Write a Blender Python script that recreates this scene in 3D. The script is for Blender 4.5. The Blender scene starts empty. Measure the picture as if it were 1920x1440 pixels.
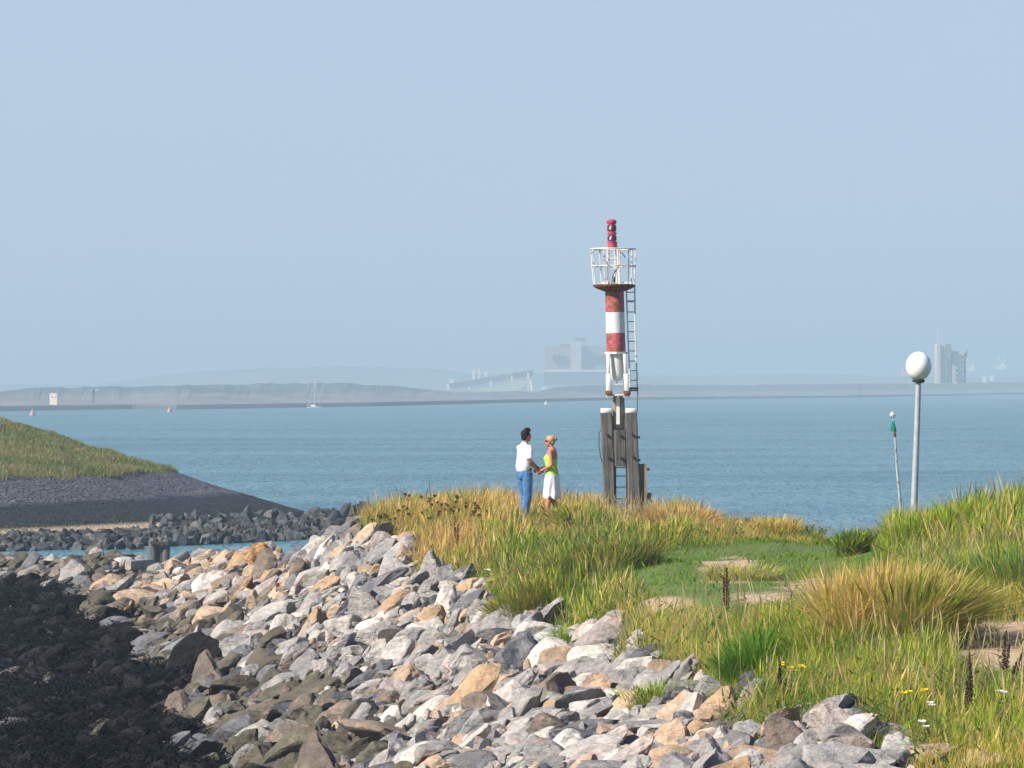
import bpy, bmesh, math, random
import numpy as np
from mathutils import Vector, Matrix, Euler
R = math.radians
random.seed(7); rng = np.random.default_rng(7)
scene = bpy.context.scene
C = scene.collection

# ------------------------------------------------------------------ camera
F, CX, HY, H = 7000.0, 960.0, 722.0, 7.0      # focal in 1920-px units, centre, horizon row, eye height
cam = bpy.data.cameras.new("camera"); camo = bpy.data.objects.new("camera", cam); C.objects.link(camo)
cam.sensor_width = 36.0; cam.lens = 36.0 * F / 1920.0
cam.shift_y = (HY - 720.0) / 1920.0
cam.clip_start = 0.5; cam.clip_end = 40000
camo.location = (0, 0, H); camo.rotation_euler = (R(90), 0, 0)
scene.camera = camo
# ------------------------------------------------------------------ sky + sun
SUN_AZ, SUN_EL = R(-121), R(38)
world = bpy.data.worlds.new("World"); scene.world = world; world.use_nodes = True
wn, wl = world.node_tree.nodes, world.node_tree.links
wn.clear()
sky = wn.new('ShaderNodeTexSky'); sky.sky_type = 'NISHITA'; sky.sun_disc = False
sky.sun_elevation = SUN_EL; sky.sun_rotation = SUN_AZ % (2*math.pi)
sky.air_density = 1.0; sky.dust_density = 0.35; sky.ozone_density = 3.0
tint = wn.new('ShaderNodeMix'); tint.data_type = 'RGBA'; tint.blend_type = 'MULTIPLY'
tint.inputs[0].default_value = 1.0
wl.new(sky.outputs[0], tint.inputs[6]); tint.inputs[7].default_value = (0.82, 0.88, 1.20, 1)
bg = wn.new('ShaderNodeBackground'); bg.inputs[1].default_value = 0.066
wo = wn.new('ShaderNodeOutputWorld')
wtc = wn.new('ShaderNodeTexCoord'); wsep = wn.new('ShaderNodeSeparateXYZ'); wl.new(wtc.outputs['Generated'], wsep.inputs[0])
wr = wn.new('ShaderNodeMapRange'); wr.inputs[1].default_value = 0.10; wr.inputs[2].default_value = 0.30; wr.inputs[3].default_value = 0.85; wr.inputs[4].default_value = 0.0; wr.interpolation_type = 'SMOOTHSTEP'
wl.new(wsep.outputs[2], wr.inputs[0])
murk = wn.new('ShaderNodeMix'); murk.data_type = 'RGBA'; murk.inputs[7].default_value = (5.45, 6.4, 8.05, 1)     # summer haze low in the sky
wl.new(wr.outputs[0], murk.inputs[0]); wl.new(tint.outputs[2], murk.inputs[6]); wl.new(murk.outputs[2], bg.inputs[0]); wl.new(bg.outputs[0], wo.inputs[0])
sl = bpy.data.lights.new("sun", 'SUN'); sl.energy = 5.0; sl.angle = R(0.6); sl.color = (1.0, 0.93, 0.82)
so = bpy.data.objects.new("sun", sl); C.objects.link(so)
sd = Vector((math.sin(SUN_AZ)*math.cos(SUN_EL), math.cos(SUN_AZ)*math.cos(SUN_EL), math.sin(SUN_EL)))
so.rotation_euler = (-sd).to_track_quat('-Z', 'Y').to_euler()
scene.view_settings.view_transform = 'Standard'; scene.view_settings.look = 'None'
scene.view_settings.exposure = 0.60; scene.view_settings.gamma = 1
scene.render.resolution_x = 1024; scene.render.resolution_y = 768
try:
    scene.cycles.max_bounces = 6; scene.cycles.volume_bounces = 1; scene.cycles.diffuse_bounces = 3
except Exception: pass

# ------------------------------------------------------------------ maths helpers
def at(px, py, Y):
    return Vector(((px-CX)/F*Y, Y, H-(py-HY)/F*Y))
def proj(p):
    return (CX + p[0]/p[1]*F, HY + (H-p[2])/p[1]*F)
_lat = rng.random((256, 256))
def vnoise(x, y, s=1.0, o=0):
    x = np.asarray(x, float)/s + 31.7*o + 1000; y = np.asarray(y, float)/s + 17.3*o + 1000
    xi = np.floor(x).astype(int); yi = np.floor(y).astype(int); fx = x-xi; fy = y-yi
    fx = fx*fx*(3-2*fx); fy = fy*fy*(3-2*fy)
    a = _lat[xi % 256, yi % 256]; b = _lat[(xi+1) % 256, yi % 256]
    c = _lat[xi % 256, (yi+1) % 256]; d = _lat[(xi+1) % 256, (yi+1) % 256]
    return (a*(1-fx)+b*fx)*(1-fy)+(c*(1-fx)+d*fx)*fy
def fbm(x, y, s=1.0, o=0, n=4):
    t = 0; a = 0.5; m = 0
    for i in range(n):
        t = t + a*vnoise(x, y, s/2**i, o+i*3); m += a; a *= 0.5
    return t/m
class RBF:
    def __init__(self, pts, smooth=0.02):
        P = np.array(pts, float); self.c = P[:, :2]*[1.0, 0.35]; n = len(P)
        K = self.k(self.c, self.c) + np.eye(n)*smooth
        A = np.zeros((n+3, n+3)); A[:n, :n] = K; A[:n, n] = 1; A[:n, n+1:] = self.c; A[n, :n] = 1; A[n+1:, :n] = self.c.T
        self.w = np.linalg.solve(A, np.r_[P[:, 2], 0, 0, 0])
    def k(self, a, b):
        r = np.sqrt(((a[:, None]-b[None])**2).sum(-1)); return r*1.0
    def __call__(self, x, y):
        q = np.stack([np.ravel(x), np.ravel(y)*0.35], 1).astype(float); out = np.empty(len(q)); n = len(self.c)
        for i in range(0, len(q), 20000):
            s = q[i:i+20000]; out[i:i+20000] = self.k(s, self.c) @ self.w[:n] + self.w[n] + s @ self.w[n+1:]
        return out.reshape(np.shape(x))

# ------------------------------------------------------------------ mesh helpers
class MB:
    def __init__(s): s.v = []; s.f = []; s.m = []; s.sm = []
    def add(s, verts, faces, mat=0, smooth=False):
        o = len(s.v); s.v += [tuple(v) for v in verts]
        for f in faces: s.f.append(tuple(i+o for i in f)); s.m.append(mat); s.sm.append(smooth)
        return s
    def box(s, c, size, rot=None, mat=0, bev=0.0, taper=1.0):
        hx, hy, hz = size[0]/2, size[1]/2, size[2]/2
        if bev <= 0:
            vs = [(x*hx*(taper if z > 0 else 1), y*hy*(taper if z > 0 else 1), z*hz) for z in (-1, 1) for x, y in ((-1, -1), (1, -1), (1, 1), (-1, 1))]
            fs = [(3, 2, 1, 0), (4, 5, 6, 7), (0, 1, 5, 4), (1, 2, 6, 5), (2, 3, 7, 6), (3, 0, 4, 7)]
        else:
            b = min(bev, hx*.9, hy*.9, hz*.9); vs = []
            def ring(z, i, t):
                X, Y = (hx-i)*t, (hy-i)*t; bb = b
                return [(-X+bb, -Y, z), (X-bb, -Y, z), (X, -Y+bb, z), (X, Y-bb, z), (X-bb, Y, z), (-X+bb, Y, z), (-X, Y-bb, z), (-X, -Y+bb, z)]
            for z, i, t in ((-hz, b, 1), (-hz+b, 0, 1), (hz-b, 0, taper), (hz, b, taper)): vs += ring(z, i*.6, t)
            fs = [tuple(range(7, -1, -1)), tuple(range(24, 32))]
            for k in range(3):
                for j in range(8): fs.append((k*8+j, k*8+(j+1) % 8, k*8+8+(j+1) % 8, k*8+8+j))
        M = Matrix.Translation(Vector(c))
        if rot is not None: M = M @ (rot.to_4x4() if isinstance(rot, Matrix) else Euler(rot).to_matrix().to_4x4())
        return s.add([M @ Vector(v) for v in vs], fs, mat)
    def beam(s, a, b, w, d, mat=0, bev=0.0):
        a = Vector(a); b = Vector(b); z = (b-a).normalized(); y = Vector((0, 1, 0))
        x = y.cross(z).normalized(); y = z.cross(x)
        rot = Matrix((x, y, z)).transposed()
        return s.box((a+b)/2, (w, d, (b-a).length), rot, mat, bev)
    def tube(s, pts, rad, n=10, mat=0, sq=1.0, smooth=True):
        pts = [Vector(p) for p in pts]
        if not hasattr(rad, '__len__'): rad = [rad]*len(pts)
        vs = []; u = None
        for i, p in enumerate(pts):
            t = (pts[min(i+1, len(pts)-1)]-pts[max(i-1, 0)]).normalized()
            if u is None: u = (Vector((1, 0, 0)) if abs(t.x) < .9 else Vector((0, 1, 0)))
            u = (u - t*u.dot(t)).normalized(); w = t.cross(u)
            r = rad[i]; ra, rb = (r if hasattr(r, '__len__') else (r, r*sq))
            for k in range(n):
                a = 2*math.pi*k/n; vs.append(p+u*math.cos(a)*ra+w*math.sin(a)*rb)
        fs = []
        for i in range(len(pts)-1):
            for k in range(n): fs.append((i*n+k, i*n+(k+1) % n, (i+1)*n+(k+1) % n, (i+1)*n+k))
        s.add(vs, fs, mat, smooth)
        o = len(s.v)-len(vs)
        s.f.append(tuple(o+k for k in range(n-1, -1, -1))); s.m.append(mat); s.sm.append(False)
        s.f.append(tuple(o+(len(pts)-1)*n+k for k in range(n))); s.m.append(mat); s.sm.append(False)
        return s
    def ell(s, c, r, mat=0, nu=14, nv=9, rot=None):
        vs = []; M = Matrix.Translation(Vector(c))
        if rot: M = M @ Euler(rot).to_matrix().to_4x4()
        vs.append(M @ Vector((0, 0, -r[2])))
        for i in range(1, nv):
            ph = math.pi*i/nv
            for k in range(nu):
                a = 2*math.pi*k/nu
                vs.append(M @ Vector((r[0]*math.sin(ph)*math.cos(a), r[1]*math.sin(ph)*math.sin(a), -r[2]*math.cos(ph))))
        vs.append(M @ Vector((0, 0, r[2])))
        fs = [(0, 1+(k+1) % nu, 1+k) for k in range(nu)]
        for i in range(nv-2):
            for k in range(nu): fs.append((1+i*nu+k, 1+i*nu+(k+1) % nu, 1+(i+1)*nu+(k+1) % nu, 1+(i+1)*nu+k))
        L = len(vs)-1
        fs += [(1+(nv-2)*nu+k, 1+(nv-2)*nu+(k+1) % nu, L) for k in range(nu)]
        return s.add(vs, fs, mat, True)
    def build(s, name, mats, parent=None, remesh=0, smooth_it=0):
        me = bpy.data.meshes.new(name); me.from_pydata([tuple(v) for v in s.v], [], s.f)
        if not isinstance(mats, (list, tuple)): mats = [mats]
        for m in mats: me.materials.append(m)
        me.polygons.foreach_set('material_index', s.m); me.polygons.foreach_set('use_smooth', s.sm); me.update(); me.set_sharp_from_angle(angle=R(42))
        o = bpy.data.objects.new(name, me); C.objects.link(o)
        if remesh:
            md = o.modifiers.new('r', 'REMESH'); md.mode = 'VOXEL'; md.voxel_size = remesh; md.use_smooth_shade = True
            if smooth_it:
                m2 = o.modifiers.new('s', 'SMOOTH'); m2.factor = 0.5; m2.iterations = smooth_it
            dg = bpy.context.evaluated_depsgraph_get(); ev = o.evaluated_get(dg)
            nm = bpy.data.meshes.new_from_object(ev); o.modifiers.clear(); o.data = nm; bpy.data.meshes.remove(me); nm.name = name
            if not nm.materials: nm.materials.append(mats[0])
        if parent: o.parent = parent
        return o
def np_mesh(name, V, faces_flat, sizes, mat, cols=None, smooth=False, parent=None):
    me = bpy.data.meshes.new(name); n = len(V)
    me.vertices.add(n); me.vertices.foreach_set('co', np.ascontiguousarray(V, dtype=np.float32).ravel())
    me.loops.add(len(faces_flat)); me.loops.foreach_set('vertex_index', np.ascontiguousarray(faces_flat, dtype=np.int32))
    me.polygons.add(len(sizes)); st = np.zeros(len(sizes), np.int32); st[1:] = np.cumsum(sizes)[:-1]
    me.polygons.foreach_set('loop_start', st)
    try: me.polygons.foreach_set('loop_total', np.asarray(sizes, np.int32))
    except Exception: pass
    me.polygons.foreach_set('use_smooth', np.full(len(sizes), smooth))
    me.update(calc_edges=True); me.materials.append(mat)
    if cols is not None:
        a = me.attributes.new('tint', 'FLOAT_COLOR', 'POINT')
        cc = np.ones((n, 4), np.float32); cc[:, :cols.shape[1]] = cols; a.data.foreach_set('color', cc.ravel())
    o = bpy.data.objects.new(name, me); C.objects.link(o)
    if parent: o.parent = parent
    return o
def empty(name, loc=(0, 0, 0), rz=0):
    o = bpy.data.objects.new(name, None); C.objects.link(o); o.location = loc; o.rotation_euler = (0, 0, rz); o.empty_display_size = 0.2
    return o
def tag(o, label=None, cat=None, group=None, kind=None):
    if label: o['label'] = label
    if cat: o['category'] = cat
    if group: o['group'] = group
    if kind: o['kind'] = kind
    return o
def adopt(root, kids):            # parts were built in world coordinates: keep them there under a root at its base
    for k in kids:
        k.parent = root; k.location = -Vector(root.location)

# ------------------------------------------------------------------ materials
def mat(name):
    m = bpy.data.materials.new(name); m.use_nodes = True; nt = m.node_tree
    b = nt.nodes['Principled BSDF']; return m, nt, nt.nodes, nt.links, b
def N(nt, t, **kw):
    n = nt.nodes.new(t)
    for k, v in kw.items(): setattr(n, k, v)
    return n
def noise(nt, scale, detail=4, rough=.55, coord='Object', stretch=None, src=None):
    t = N(nt, 'ShaderNodeTexNoise'); t.inputs['Scale'].default_value = scale; t.inputs['Detail'].default_value = detail; t.inputs['Roughness'].default_value = rough
    if src is None:
        tc = N(nt, 'ShaderNodeTexCoord'); src = tc.outputs[coord]
    if stretch:
        mp = N(nt, 'ShaderNodeMapping'); mp.inputs['Scale'].default_value = stretch; nt.links.new(src, mp.inputs[0]); src = mp.outputs[0]
    nt.links.new(src, t.inputs['Vector']); return t
def ramp(nt, inp, stops):
    r = N(nt, 'ShaderNodeValToRGB'); e = r.color_ramp.elements
    while len(e) < len(stops): e.new(0.5)
    for i, (p, c) in enumerate(stops):
        e[i].position = p; e[i].color = c if len(c) == 4 else (*c, 1)
    nt.links.new(inp, r.inputs[0]); return r
def mix(nt, fac, a, b, mode='MIX'):
    n = N(nt, 'ShaderNodeMix', data_type='RGBA', blend_type=mode)
    for i, v in ((0, fac), (6, a), (7, b)):
        if hasattr(v, 'links') or isinstance(v, bpy.types.NodeSocket): nt.links.new(v, n.inputs[i])
        else: n.inputs[i].default_value = v if not isinstance(v, tuple) or len(v) == 4 else (*v, 1)
    return n.outputs[2]
def bump(nt, b, h, strength, dist, prev=None):
    n = N(nt, 'ShaderNodeBump'); n.inputs['Strength'].default_value = strength; n.inputs['Distance'].default_value = dist
    nt.links.new(h, n.inputs['Height'])
    if prev: nt.links.new(prev, n.inputs['Normal'])
    nt.links.new(n.outputs[0], b.inputs['Normal']); return n.outputs[0]
def simple(name, col, rough=.6, var=.25, scale=6, metal=0, bmp=0.0, spec=.3, stretch=None):
    m, nt, ns, ls, b = mat(name)
    t = noise(nt, scale, 5, stretch=stretch)
    lo = tuple(c*(1-var) for c in col); hi = tuple(min(1, c*(1+var)) for c in col)
    r = ramp(nt, t.outputs[0], [(0.3, lo), (0.7, hi)]); ls.new(r.outputs[0], b.inputs['Base Color'])
    b.inputs['Roughness'].default_value = rough; b.inputs['Metallic'].default_value = metal; b.inputs['Specular IOR Level'].default_value = spec
    if bmp: bump(nt, b, t.outputs[0], .6, bmp)
    return m
def painted(name, col, rust=.5, chip=None, scale=9):
    m, nt, ns, ls, b = mat(name)
    t = noise(nt, scale, 8, .68); t2 = noise(nt, 2.2, 3); t3 = noise(nt, 26, 6, .7)
    base = mix(nt, ramp(nt, t2.outputs[0], [(.35, (0, 0, 0)), (.7, (1, 1, 1))]).outputs[0], tuple(c*.82 for c in col), col)
    if chip is not None:
        base = mix(nt, ramp(nt, t3.outputs[0], [(.61, (0, 0, 0)), (.64, (1, 1, 1))]).outputs[0], base, chip)
    k = .72-rust*.25
    rc = mix(nt, t3.outputs[0], (.10, .028, .012), (.36, .12, .03))
    out = mix(nt, ramp(nt, t.outputs[0], [(k, (0, 0, 0)), (k+.03, (1, 1, 1))]).outputs[0], base, rc)
    ls.new(out, b.inputs['Base Color']); b.inputs['Roughness'].default_value = .55
    bump(nt, b, t.outputs[0], .4, .01); return m
def rock_mat(name, use_obj):
    m, nt, ns, ls, b = mat(name)
    if use_obj:
        oi = N(nt, 'ShaderNodeObjectInfo'); col = oi.outputs['Color']
    else:
        a = N(nt, 'ShaderNodeAttribute'); a.attribute_name = 'tint'; col = a.outputs['Color']
    g = N(nt, 'ShaderNodeNewGeometry'); pos = g.outputs['Position']
    n1 = noise(nt, 1.7, 6, .62, src=pos); n2 = noise(nt, 9, 8, .72, src=pos); n3 = noise(nt, 3.3, 5, .6, src=pos, stretch=(1, 1.3, 2.6))
    v = ramp(nt, n1.outputs[0], [(.28, (.55, .55, .58)), (.5, (.95, .95, .95)), (.72, (1.35, 1.3, 1.22))])
    c = mix(nt, 1.0, col, v.outputs[0], 'MULTIPLY')
    v2 = ramp(nt, n2.outputs[0], [(.3, (.55, .55, .55)), (.52, (1, 1, 1)), (.7, (1.4, 1.4, 1.4))])
    c = mix(nt, .8, c, v2.outputs[0], 'MULTIPLY')
    # ochre lichen and pale salt stains
    c = mix(nt, ramp(nt, n3.outputs[0], [(.60, (0, 0, 0)), (.70, (.55, .55, .55))]).outputs[0], c, mix(nt, 1.0, col, (1.45, .98, .58), 'MULTIPLY'))
    n4 = noise(nt, 5.5, 6, .7, src=pos, stretch=(1.2, 1, 1))
    c = mix(nt, ramp(nt, n4.outputs[0], [(.60, (0, 0, 0)), (.69, (.6, .6, .6))]).outputs[0], c, mix(nt, 1.0, col, (1.75, 1.7, 1.6), 'MULTIPLY'))
    ls.new(c, b.inputs['Base Color']); b.inputs['Roughness'].default_value = .85; b.inputs['Specular IOR Level'].default_value = .25
    p = bump(nt, b, n3.outputs[0], .8, .16); p = bump(nt, b, n2.outputs[0], .8, .05, p)
    n5 = noise(nt, 40, 5, .7, src=pos); bump(nt, b, n5.outputs[0], .6, .015, p)
    return m
M_ROCK_O = rock_mat('rock_single', True); M_ROCK_A = rock_mat('rock_many', False)
def grass_mat(name, transl=.35):
    m, nt, ns, ls, b = mat(name)
    a = N(nt, 'ShaderNodeAttribute'); a.attribute_name = 'tint'
    b.inputs['Roughness'].default_value = .6; b.inputs['Specular IOR Level'].default_value = .2
    ls.new(a.outputs['Color'], b.inputs['Base Color'])
    tr = N(nt, 'ShaderNodeBsdfTranslucent'); ls.new(a.outputs['Color'], tr.inputs[0])
    mx = N(nt, 'ShaderNodeMixShader'); mx.inputs[0].default_value = transl
    ls.new(b.outputs[0], mx.inputs[1]); ls.new(tr.outputs[0], mx.inputs[2])
    ls.new(mx.outputs[0], ns['Material Output'].inputs[0]); return m
M_GRASS = grass_mat('grass_blade')
M_DARKPLANT = simple('dried_seed', (.06, .028, .018), .8, .4, 30)
M_STEM = simple('dry_stem', (.16, .09, .045), .8, .3, 20)
M_GSTEM = simple('green_stem', (.10, .17, .04), .7, .3, 20)
M_YEL = simple('yellow_petal', (.85, .62, .02), .6, .15, 30)
M_WHT = simple('white_petal', (.8, .78, .74), .6, .1, 30)
M_SEAWEED = simple('seaweed_frond', (.0045, .0042, .0042), .6, .5, 14, spec=.12)

# ================================================================== THE NEAR LAND
def cp(px, py, Y): p = at(px, py, Y); return (p.x, p.y, p.z)
ctrl = [cp(*a) for a in [
 (700, 985, 80), (860, 976, 77), (985, 974, 75), (1040, 975, 74.5), (1120, 988, 76), (1180, 992, 78), (1280, 992, 75), (1450, 1008, 72), (1600, 1033, 70),
 (1250, 1062, 62), (1400, 1062, 62), (1500, 1080, 60), (1200, 1130, 55), (1450, 1130, 52), (1600, 1100, 55), (1050, 1100, 63), (1000, 1030, 70), (880, 1020, 75),
 (1600, 1300, 38), (1850, 1260, 41.5), (1900, 1400, 34), (1400, 1230, 46.5),
 (1690, 1024, 62), (1800, 995, 60), (1920, 972, 60), (2100, 940, 60), (1750, 1070, 55), (1900, 1100, 51), (1850, 1195, 45.5), (1960, 1200, 45),
 (900, 1085, 70), (950, 1155, 64), (1060, 1190, 60), (1150, 1240, 54), (1300, 1300, 47), (1500, 1380, 40), (1700, 1410, 37), (1900, 1460, 34),
 (700, 1200, 67), (500, 1150, 78), (600, 1032, 85), (580, 1085, 80), (690, 988, 82), (640, 1005, 84), (350, 1100, 92), (200, 1062, 112), (400, 1039, 99), (500, 1029, 92), (250, 1044, 115), (700, 1400, 54), (900, 1400, 46.5),
 (500, 1300, 67), (400, 1440, 61), (1000, 1440, 42.5), (1300, 1440, 38.5), (300, 1250, 80), (100, 1150, 100), (0, 1440, 60), (0, 1200, 90), (150, 1300, 75),
 (100, 1058, 126), (0, 1056, 130), (-150, 1055, 135)]]
ctrl += [(-22, 55, -1.2), (-22, 80, -1.2), (-26, 105, -.8), (-34, 130, .4), (-36, 146, -1.2), (-20, 144, -1.2), (-12, 132, -1.2), (-9, 118, -1.1), (-6, 106, -1.0), (-3, 108, -1.2),
 (2.8, 97, 3.3), (0, 92, 3.0), (5.5, 96, 2.9), (0, 112, -1.2), (6, 112, -1.2), (12, 100, -1.2), (18, 90, -1.2), (9, 76, 3.2), (14, 60, 5.4), (20, 60, 5.0), (24, 76, -1), (-4, 92, 1.6),
 (0, 0, 4.6), (0, 20, 3.9), (10, 20, 4.3), (-6, 20, 1.3), (-10, 22, -.6), (-4.6, 42, .9), (-12, 40, -.9), (-6, 0, 2), (-12, 0, -1), (12, 0, 5), (22, 20, 5), (22, 40, 5), (-30, 20, -2), (40, 40, 5), (40, 0, 5), (-45, 60, -2.4), (-50, 110, -2.4), (-50, 150, -2.4),
 (0, 150, -2.5), (40, 130, -2.5), (50, 80, -2), (30, 150, -2.5), (-20, 165, -2.2), (0, 130, -2.2), (-8, -20, 1), (10, -20, 5)]
zf = RBF(ctrl)
def gz0(x, y): return zf(np.asarray(x, float), np.asarray(y, float))
ex_Y = np.array([0, 30, 34.5, 37, 40, 47, 54, 60, 64, 70, 78, 80, 84, 92, 100, 110]); ex_X = np.array([4.5, 4.1, 3.9, 3.3, 2.75, 2.15, 1.45, .75, -.35, -1.0, -2.7, -3.3, -3.7, -2.6, .2, 3])
def edgex(y): return np.interp(y, ex_Y, ex_X)
def grassiness(x, y):   # >0 on the grassy side
    return x - edgex(y) + (fbm(x, y, 1.6, 5)-.5)*1.3
def terrain_z(x, y):
    z = gz0(x, y); g = np.clip(grassiness(x, y), 0, 1)
    return z + (fbm(x, y, 2.5, 1)-.5)*.25 + (fbm(x, y, .5, 9)-.5)*.08*(1-g)
def axis(segs):
    a = []
    for s, e, d in segs: a += list(np.arange(s, e, d))
    a.append(segs[-1][1]); return np.array(a)
def grid_mesh(name, xs, ys, Z, m, cols=None):
    X, Y = np.meshgrid(xs, ys); nx, ny = len(xs), len(ys)
    V = np.stack([X.ravel(), Y.ravel(), Z.ravel()], 1)
    i = (np.arange(ny-1)[:, None]*nx+np.arange(nx-1)[None]).ravel()
    Fq = np.stack([i, i+1, i+1+nx, i+nx], 1).ravel()
    return np_mesh(name, V, Fq, np.full(len(i), 4), m, cols, True)
xs = axis([(-60, -24, 3), (-24, -6, .3), (-6, 9, .12), (9, 14, .3), (14, 60, 3)])
ys = axis([(-20, 28, 2), (28, 90, .16), (90, 140, .5), (140, 170, 3)])
GX, GY = np.meshgrid(xs, ys)
GZ = terrain_z(GX, GY)
def gz(x, y):
    x = np.asarray(x, float); y = np.asarray(y, float)
    ix = np.clip(np.searchsorted(xs, x)-1, 0, len(xs)-2); iy = np.clip(np.searchsorted(ys, y)-1, 0, len(ys)-2)
    fx = (x-xs[ix])/(xs[ix+1]-xs[ix]); fy = (y-ys[iy])/(ys[iy+1]-ys[iy])
    return (GZ[iy, ix]*(1-fx)+GZ[iy, ix+1]*fx)*(1-fy)+(GZ[iy+1, ix]*(1-fx)+GZ[iy+1, ix+1]*fx)*fy
def ground_at(px, py, y0=30, y1=150):
    Y = np.arange(y0, y1, .1); X = (px-CX)/F*Y; Z = H-(py-HY)/F*Y
    d = Z-gz(X, Y); k = np.argmax(d < 0)
    if not (d < 0).any(): k = np.argmin(d)
    return Vector((X[k], Y[k], float(gz(X[k], Y[k]))))
# ground paint map: R = sand, G = lawn/soil under grass, B = weed/dark wet
SAND = [((1362, 1068), 62, 26), ((1262, 1133), 85, 15), ((1550, 1098), 100, 12), ((1915, 1212), 125, 50), ((1430, 1120), 70, 12), ((1500, 1010), 0.1, .1)]
def pxy(X, Y, Z): return CX+X/np.maximum(Y, 1)*F, HY+(H-Z)/np.maximum(Y, 1)*F
def sandmask(X, Y, Z):
    px, py = pxy(X, Y, Z); m = np.zeros_like(px); wob = (fbm(X, Y, .8, 21)-.5)*1.8+(fbm(X, Y, .25, 25)-.5)*1.2
    for (cx, cy), rx, ry in SAND:
        m = np.maximum(m, 1-np.sqrt(((px-cx)/rx)**2+((py-cy)/ry)**2)+wob*.7)
    return np.where(Y > 20, np.clip(m*3, 0, 1), 0)
def lawnmask(X, Y, Z):
    px, py = pxy(X, Y, Z); w = (fbm(X, Y, 1.5, 31)-.5)*.9
    a = 1-np.sqrt(((px-1390)/300)**2+((py-1080)/70)**2)+w*.6
    b = 1-np.sqrt(((px-1560)/110)**2+((py-1050)/34)**2)+w*.5
    return np.clip(np.maximum(a, b)*4, 0, 1)
gcol = np.zeros((GX.size, 3)); gcol[:, 0] = sandmask(GX, GY, GZ).ravel(); gcol[:, 1] = np.clip(grassiness(GX, GY)*2, 0, 1).ravel()
gcol[:, 2] = np.clip((1.45-GZ)*2, 0, 1).ravel()
m, nt, ns, ls, b = mat('ground_soil')
a = N(nt, 'ShaderNodeAttribute'); a.attribute_name = 'tint'; sp = N(nt, 'ShaderNodeSeparateColor'); ls.new(a.outputs['Color'], sp.inputs[0])
n1 = noise(nt, 4, 8, .7); n2 = noise(nt, 30, 6, .7)
stone = mix(nt, n1.outputs[0], (.025, .022, .02), (.08, .075, .07))  # ground colour darkened to paint the shade in gaps between rocks
wet = mix(nt, n1.outputs[0], (.008, .008, .008), (.03, .028, .025))
soil = mix(nt, n1.outputs[0], (.06, .12, .02), (.15, .19, .045))
sand = mix(nt, n2.outputs[0], (.42, .29, .18), (.62, .46, .31))
c = mix(nt, sp.outputs[2], stone, wet); c = mix(nt, sp.outputs[1], c, soil); c = mix(nt, sp.outputs[0], c, sand)
ls.new(c, b.inputs['Base Color']); b.inputs['Roughness'].default_value = .95; bump(nt, b, n2.outputs[0], .7, .03)
ground = grid_mesh('ground', xs, ys, GZ, m, gcol); tag(ground, kind='structure')

# ------------------------------------------------------------------ water
m, nt, ns, ls, b = mat('sea_water')
tc = N(nt, 'ShaderNodeTexCoord')
w1 = noise(nt, .55, 5, .6, src=tc.outputs['Object'], stretch=(1, .45, 1)); w2 = noise(nt, 2.4, 3, .6, src=tc.outputs['Object'], stretch=(1, .5, 1))
wp = noise(nt, .012, 7, .68, src=tc.outputs['Object'], stretch=(1, 3.4, 1))
c = mix(nt, ramp(nt, wp.outputs[0], [(.40, (0, 0, 0)), (.58, (1, 1, 1))]).outputs[0], (.062, .180, .215), (.125, .275, .315))
ls.new(c, b.inputs['Base Color']); b.inputs['Roughness'].default_value = .28; b.inputs['IOR'].default_value = 1.33; b.inputs['Specular IOR Level'].default_value = .5
p = bump(nt, b, w1.outputs[0], 1.0, 1.8); bump(nt, b, w2.outputs[0], 1.0, .5, p)
sx = axis([(-9000, -400, 860), (-400, 400, 100), (400, 9000, 860)]); sy = axis([(-2900, -100, 700), (-100, 900, 100), (900, 9800, 890)])
water = grid_mesh('water', sx, sy, np.zeros((len(sy), len(sx))), m); tag(water, kind='structure')

# ================================================================== ROCK SHAPES
def ico(sub):
    bm = bmesh.new(); bmesh.ops.create_icosphere(bm, subdivisions=sub, radius=1)
    V = np.array([v.co[:] for v in bm.verts]); Fc = np.array([[v.index for v in f.verts] for f in bm.faces]); bm.free(); return V, Fc
ICO = {s: ico(s) for s in (2, 3, 4, 5)}
def n3(V, s, o, r):
    return (vnoise(V[:, 0]+V[:, 2]*.7, V[:, 1]-V[:, 2]*.6, s, o)-.5)+(vnoise(V[:, 2]+V[:, 0]*.3, V[:, 1]*.9+V[:, 0], s, o+50)-.5)
def rock_verts(seed, sub, aspect, rough=.05, planes=13, dmin=.48):
    r = np.random.default_rng(seed); V = ICO[sub][0].copy()
    for i in range(planes):
        n = r.normal(size=3); n /= np.linalg.norm(n); d = r.uniform(dmin, .82)
        k = np.maximum(0, V@n-d); V -= k[:, None]*n
    if sub >= 3:
        nn = V/np.linalg.norm(V, axis=1)[:, None]
        V = V + nn*(n3(V, .55, seed, r)*rough*2+n3(V, .2, seed+7, r)*rough)[:, None]
    return V*np.array(aspect)
ASP = {'slab': (1.5, .95, .42), 'block': (1.0, .85, .75), 'wedge': (1.25, .8, .6)}
protos = []
for i in range(42):
    kind = ['slab', 'block', 'wedge'][i % 3]
    V = rock_verts(100+i, 5 if i % 2 else 4, ASP[kind], .055 if i % 2 else .07); sub = 5 if i % 2 else 4
    Fc = ICO[sub][1]
    me = bpy.data.meshes.new('boulder'); me.from_pydata(V.tolist(), [], Fc.tolist()); me.materials.append(M_ROCK_O)
    me.polygons.foreach_set('use_smooth', [True]*len(Fc)); me.update()
    try: me.set_sharp_from_angle(angle=R(24))
    except Exception: pass
    protos.append((kind, me))
PAL = {'mid grey': (.37, .35, .325), 'blue grey': (.205, .205, .21), 'pale': (.60, .56, .50), 'dark slate': (.10, .10, .105), 'tan': (.52, .38, .26), 'orange': (.47, .32, .19), 'brown': (.23, .185, .145), 'pinkish': (.47, .40, .36), 'olive': (.13, .118, .085)}
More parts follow.
